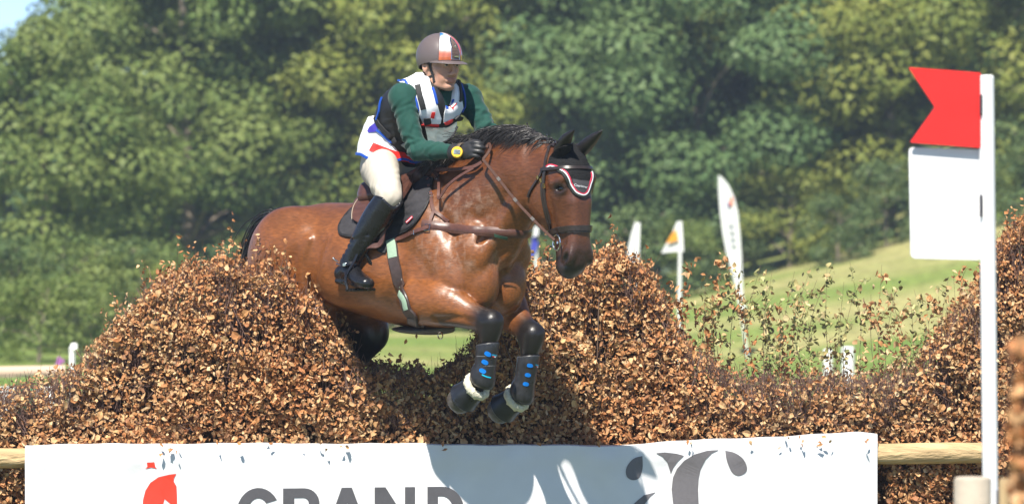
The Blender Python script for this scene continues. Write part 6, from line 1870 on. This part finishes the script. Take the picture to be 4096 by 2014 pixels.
# ------------------------------------------------------------------ red flag and white plate on a post, in front of the fence
FY = -7.0
kf = (FY + CAM_D) / CAM_D / 850.
fx_ = lambda px: (px - 2048) * kf
fz_ = lambda py: CAM_Z + (1007 - py) * kf
M_PLAS = mat('white_plastic', (.80, .80, .81), .35, spec=.4, noise=(3, .03)); M_FLAGR = mat('red_plastic', (.78, .022, .018), .40, spec=.4, noise=(14, .06)); M_CLIP = mat('dark_clip', (.03, .03, .04), .5); M_STEEL = mat('dark_steel', (.09, .11, .14), .45, metal=.6)
gp = empty('flag_post'); gp.location = (0, 0, 0)
tag(gp, 'white post carrying the red swallowtail flag and blank white plate at right', 'flag post')
lean = (fx_(3962) - fx_(3945)) / (fz_(2014) - fz_(300))
def post_pt(z): return np.array([fx_(3945) + lean * (z - fz_(300)), FY, z])
pz = [0., .4, .8, 1.2, 1.6, 2.0, fz_(308), fz_(301)]
mesh_obj('pole', *tube([post_pt(z) for z in pz], [.0255] * 7 + [.020], 20), M_PLAS, gp)
def plate(name, pts, y, th, m, parent, r=0):
    o = np.array([(fx_(a), fz_(b)) for a, b in pts]); n = len(o); c = o.mean(0)
    V_ = []; ch = .0015
    for yy_, s_ in ((y - th / 2, 1 - .004), (y - th / 2 + ch, 1), (y + th / 2 - ch, 1), (y + th / 2, 1 - .004)):
        for q in o: p = c + (q - c) * s_; V_.append((p[0], yy_, p[1]))
    F_ = []
    for k in range(3):
        for i in range(n): F_.append((k * n + i, k * n + (i + 1) % n, (k + 1) * n + (i + 1) % n, (k + 1) * n + i))
    ob = bpy.data.meshes.new(name)
    res = delaunay_2d_cdt([Vector(q) for q in o], [(i, (i + 1) % n) for i in range(n)], [], 1, 1e-6)
    for t in res[2]: F_.append(tuple(t)[::-1]); F_.append(tuple(3 * n + k for k in t))
    bpy.data.meshes.remove(ob)
    return mesh_obj(name, V_, F_, m, parent)
def round_poly(pts, r, k=4):
    out = []; n = len(pts)
    for i in range(n):
        p = np.array(pts[i], float); a = np.array(pts[i - 1], float); b = np.array(pts[(i + 1) % n], float)
        u = unit(a - p); v = unit(b - p); A = p + u * r; B = p + v * r
        for j in range(k + 1):
            t = j / k; out.append(tuple((1 - t) ** 2 * A + 2 * t * (1 - t) * p + t ** 2 * B))
    return out
mesh = plate('flag', round_poly([(3632, 270), (3922, 292), (3922, 592), (3638, 570), (3738, 429)], 8), FY - .012, .006, M_FLAGR, gp)
plate('number_plate', round_poly([(3636, 588), (3930, 598), (3930, 1040), (3644, 1033)], 22), FY + .016, .006, M_PLAS, gp)
for y0_, y1_ in ((378, 462), (778, 868)):
    p = post_pt(fz_((y0_ + y1_) / 2)); mesh_obj('clip', *rbox((fx_(3921), FY - .022, p[2]), (.009, .012, (y1_ - y0_) * kf), .003), M_CLIP, gp)
# timber posts of the wing and the metal foot, in front
def stump(name, px, w, py, Y, label, m):
    k = (Y + CAM_D) / CAM_D / 850.; x = (px - 2048) * k; zt = CAM_Z + (1007 - py) * k; r = w * k / 2
    V_, F_ = tube([(x, Y, -.05), (x, Y, zt * .5), (x + .004, Y, zt - .012), (x + .004, Y, zt - .003), (x + .004, Y, zt)], [r * 1.03, r, r, r * .95, r * .8], 22)
    return tag(mesh_obj(name, V_, F_, m), label, 'post', 'timber posts beside the flag')
M_POSTG = mat('weathered_post', (.50, .43, .34), .8, noise=(12, .15), bump=(40, .5, .004)); M_POSTT = mat('tan_post', (.52, .37, .19), .75, noise=(9, .2), bump=(40, .5, .004))
stump('timber_post', 3885, 150, 1905, -8.2, 'pale weathered timber post just left of the white post\'s foot', M_POSTG)
stump('timber_post', 4062, 145, 1912, -8.6, 'tan timber post at the bottom right corner', M_POSTT)
ft = mesh_obj('post_socket', *rbox((fx_(4002), FY - .03, fz_(2080)), (.030, .05, .20), .004), M_STEEL)
tag(ft, 'dark steel socket bolted beside the foot of the white post', 'socket')

# ------------------------------------------------------------------ clipped wing of the fence close to the camera
WY = -12.6
wing = empty('hedge_wing'); tag(wing, 'near clipped brown hedge wing, blurred at the right edge', 'hedge')
kw = (WY + CAM_D) / CAM_D / 850.
wx = lambda px: (px + 85 - 2048) * kw
rw = np.random.default_rng(33); n = 5200
x = rw.uniform(wx(4000), wx(4000) + .75, n); z = rw.uniform(.1, 1, n) * (CAM_Z + (1007 - 1370) * kw - .0) ; y = WY + rw.exponential(.05, n) - .01
z = np.where(rw.uniform(0, 1, n) < .15, z.max() - rw.uniform(0, .03, n), z)
edge_ = rw.uniform(0, 1, n) < .18; y = np.where(edge_, WY + rw.uniform(0, .22, n), y); x = np.where(edge_, wx(4000) + rw.exponential(.02, n), x)
bare = smooth01(z.max() - .14, z.max() - .02, z) * .8
kp = rw.uniform(0, 1, n) > bare
Pw = np.stack([x, y, z], 1)[kp]
V_, F_, C_ = leaf_cloud(Pw, rand_frames(len(Pw), np.tile(outf, (len(Pw), 1)), .6, rw), rw.uniform(.030, .050, len(Pw)), dry_cols(Pw, rw), rw)
o = mesh_obj('leaves', V_, F_, M_DRY, wing, col=C_, smooth=False); o['kind'] = 'stuff'
rows = []
for k in range(420):
    x = rw.uniform(wx(4000), wx(4000) + .75); hi = Pw[:, 2].max() + rw.normal(0, .015); yy_ = WY + rw.uniform(0, .22)
    rows.append(([(x, yy_, hi - .4), (x + rw.normal(0, .01), yy_, hi - .2), (x + rw.normal(0, .02), yy_ - .01, hi)], .003, .0012, tuple(np.array([.11, .070, .060]) * rw.uniform(.6, 1.4))))
o = twig_mesh(rows).build('twigs', M_TWIG, wing, color=True, smooth='all'); o['kind'] = 'stuff'
V_, F_ = box((wx(4000) + .45, WY + .19, Pw[:, 2].max() / 2 - .07), (.72, .20, Pw[:, 2].max() - .10))
mesh_obj('brushwood_core', V_, F_, bpy.data.materials['packed_brush'], wing)

# ------------------------------------------------------------------ flags and posts on the meadow
M_FLAGW = mat('white_flag_cloth', (.80, .80, .80), .7, trans=.2); M_POLEW = mat('white_pole', (.78, .78, .77), .5); M_FLAGO = mat('orange_cloth', (.85, .38, .03), .7, trans=.2); M_FLAGB = mat('blue_cloth', (.06, .07, .45), .7, trans=.2)
def sheet(name, outline, Y, m, parent, wav=.03, th=.006):
    o = np.array([(at(a, b, Y)[0], at(a, b, Y)[2]) for a, b in outline]); n = len(o)
    res = delaunay_2d_cdt([Vector(q) for q in o], [(i, (i + 1) % n) for i in range(n)], [], 1, 1e-6)
    v = np.array([tuple(q) for q in res[0]]); c0 = o[:, 0].min()
    yw = Y + wav * np.sin((v[:, 0] - c0) * 9 + v[:, 1] * 3)
    V_ = [(a, y_, b) for (a, b), y_ in zip(v, yw)] + [(a, y_ + th, b) for (a, b), y_ in zip(v, yw)]
    k = len(v); F_ = [tuple(t)[::-1] for t in res[2]] + [tuple(i + k for i in t) for t in res[2]]
    F_ += [(i, (i + 1) % n, (i + 1) % n + k, i + k) for i in range(n)]
    return mesh_obj(name, V_, F_, m, parent)
def pole(name, p0, p1, Y, r, m, parent):
    a = at(*p0, Y); b = at(*p1, Y); b[2] = min(b[2], float(terrain(b[0], Y)) + 0.)
    return mesh_obj(name, *tube([a, (a + b) / 2, b], [r * .8, r, r], 10), m, parent)
t = empty('feather_flag'); tag(t, 'tall white feather flag with an orange and blue mark on the slope', 'flag')
FYB = 56.
pole('pole', (2878, 702), (2992, 1275), FYB, .018, M_POLEW, t)
fl_ = [(2873, 700), (2892, 712), (2915, 740), (2938, 790), (2952, 850), (2960, 930), (2966, 1010), (2969, 1090), (2972, 1180), (2992, 1268), (2975, 1268), (2950, 1180), (2928, 1090), (2905, 1010), (2890, 930), (2880, 850), (2874, 770)]
sheet('cloth', fl_, FYB, M_FLAGW, t, .01)
sheet('mark', [(2921, 785), (2932, 790), (2930, 818), (2918, 826)], FYB - .03, mat('mark_orange', (.75, .18, .07), .6), t, 0)
sheet('mark', [(2908, 800), (2918, 815), (2920, 832), (2910, 826)], FYB - .03, mat('mark_blue', (.05, .08, .25), .6), t, 0)
for q in range(4): sheet('lettering', [(2912 + q * 3, 890 + q * 27), (2934 + q * 3, 888 + q * 27), (2935 + q * 3, 902 + q * 27), (2914 + q * 3, 904 + q * 27)], FYB - .03, mat('mark_grey', (.52, .52, .53), .6), t, 0)
PYB = 48.
t = empty('pennant_flag'); tag(t, 'orange and white pennant on a white pole right of the horse\'s muzzle', 'flag', 'pennants on white poles')
pole('pole', (2722, 884), (2714, 1262), PYB, .030, M_POLEW, t)
sheet('cloth', [(2708, 886), (2728, 886), (2736, 1005), (2680, 1008), (2644, 1012), (2664, 975), (2690, 930)], PYB - .04, M_FLAGW, t)
sheet('orange_half', [(2706, 915), (2714, 960), (2690, 968), (2664, 972), (2686, 935)], PYB - .08, M_FLAGO, t)
t = empty('pennant_flag'); tag(t, 'plain white pennant rising above the right hump of the fence', 'flag', 'pennants on white poles')
pole('pole', (2556, 890), (2535, 1240), PYB, .028, M_POLEW, t)
sheet('cloth', [(2540, 888), (2562, 892), (2556, 1000), (2548, 1060), (2500, 1062), (2512, 990), (2526, 930)], PYB - .04, M_FLAGW, t)
t = empty('pennant_flag'); tag(t, 'blue and white pennant between the horse\'s throat and chest', 'flag', 'pennants on white poles')
pole('pole', (2146, 905), (2138, 1240), PYB, .030, M_POLEW, t)
sheet('cloth', [(2140, 912), (2153, 912), (2152, 980), (2140, 1015), (2116, 1040), (2122, 985)], PYB - .04, M_FLAGB, t)
sheet('white_tip', [(2136, 905), (2154, 905), (2154, 940), (2132, 948)], PYB - .08, M_FLAGW, t)
for px, py0, py1, w, lab in ((3312, 1395, 1500, .055, 'slim white marker post behind the olive sprigs'), (3392, 1385, 1500, .075, 'wider white marker post right of the slim one behind the sprigs')):
    o = mesh_obj('marker_post', *tube([at(px, py0, 30.), at(px, py0 + 6, 30.), [at(px, 0, 30.)[0], 30., float(terrain(at(px, 0, 30.)[0], 30.)) - .05]], [w * .7, w, w], 10), M_POLEW)
    tag(o, lab, 'post', 'white marker posts')
# at the left edge: pale rail on green and white blocks, and a white post with a round top
LY = 18.
t = empty('jump_rail'); tag(t, 'pale log rail over green and white blocks at the left edge', 'jump')
a, b = at(-200, 1490, LY), at(262, 1482, LY)
mesh_obj('rail', *tube([a, (a + b) / 2, b], .05, 12), mat('pinkish_log', (.55, .40, .30), .7), t)
for k in range(6):
    c = at(-200 + 78 * k, 1560, LY); mesh_obj('block', *rbox((c[0], LY, .25), (.14, .3, .50), .02), M_POLEW if k % 2 else mat('green_paint', (.05, .28, .14), .5), t)
t = empty('marker_post'); tag(t, 'white post with rounded cap at the left beside the fence', 'post')
c = at(289, 1385, LY); mesh_obj('shaft', *tube([(c[0], LY, 0), (c[0], LY, c[2])], .028, 10), M_POLEW, t)
mesh_obj('cap', *rbox((c[0] + .016, LY - .01, c[2]), (.062, .05, .065), .022), M_POLEW, t)
t = tag(mesh_obj('flower_tuft', *leaf_quads(at(238, 1445, 30.) + np.random.default_rng(4).normal(0, .022, (40, 3)), unit([0, -1, .5])[None] + np.random.default_rng(5).normal(0, .4, (40, 3)), np.full(40, .035), np.random.default_rng(6)), mat('purple_flower', (.36, .12, .36), .7)), 'small purple flower tuft beside the white post at left', 'flower')

# leaves knocked loose by the horse
fr = [(1668, 1342, -.2), (1600, 1420, -.1), (1558, 1418, -.15), (1562, 1436, -.25), (1687, 1481, -.3), (1176, 1072, -.2), (1188, 1060, -.15), (1622, 1364, -.2), (1367, 1087, -.25), (1770, 1445, -.3), (1330, 1100, -.1)]
nm_ = ['tumbling under the girth', 'above the dip of the fence', 'high in the dip of the fence', 'lower in the dip of the fence', 'just over the dip by the near hoof', 'before the horse\'s rump', 'close by the rump', 'right of the hind thigh', 'beside the rider\'s boot', 'near the boot of the foreleg', 'left of the rider\'s heel']
for k, (px, py, Y) in enumerate(fr):
    o = bpy.data.objects.new('falling_leaf', variants[(k * 7) % 32]); COL.objects.link(o); o.location = at(px, py, Y); s = FR.uniform(.028, .040); o.scale = (s, s, s); o.rotation_euler = tuple(FR.uniform(0, 6.3, 3))
    tag(o, 'loose brown birch leaf in the air ' + nm_[k], 'leaf', 'leaves knocked loose from the fence')

# ------------------------------------------------------------------ the air between here and the wood
V_, F_ = box((0, 52, 8.0), (170, 166, 20.0))
haze = mesh_obj('haze', V_, F_, None, smooth=False)
tag(haze, 'thin summer haze over the meadow', 'haze', kind='stuff')
hm = bpy.data.materials.new('haze'); hm.use_nodes = True; hn = hm.node_tree
hn.nodes.remove(hn.nodes['Principled BSDF'])
hv = hn.nodes.new('ShaderNodeVolumePrincipled'); hv.inputs['Density'].default_value = .0009; hv.inputs['Color'].default_value = (.72, .86, 1., 1); hv.inputs['Anisotropy'].default_value = .2
hn.links.new(hv.outputs[0], hn.nodes['Material Output'].inputs['Volume'])
haze.data.materials.append(hm)
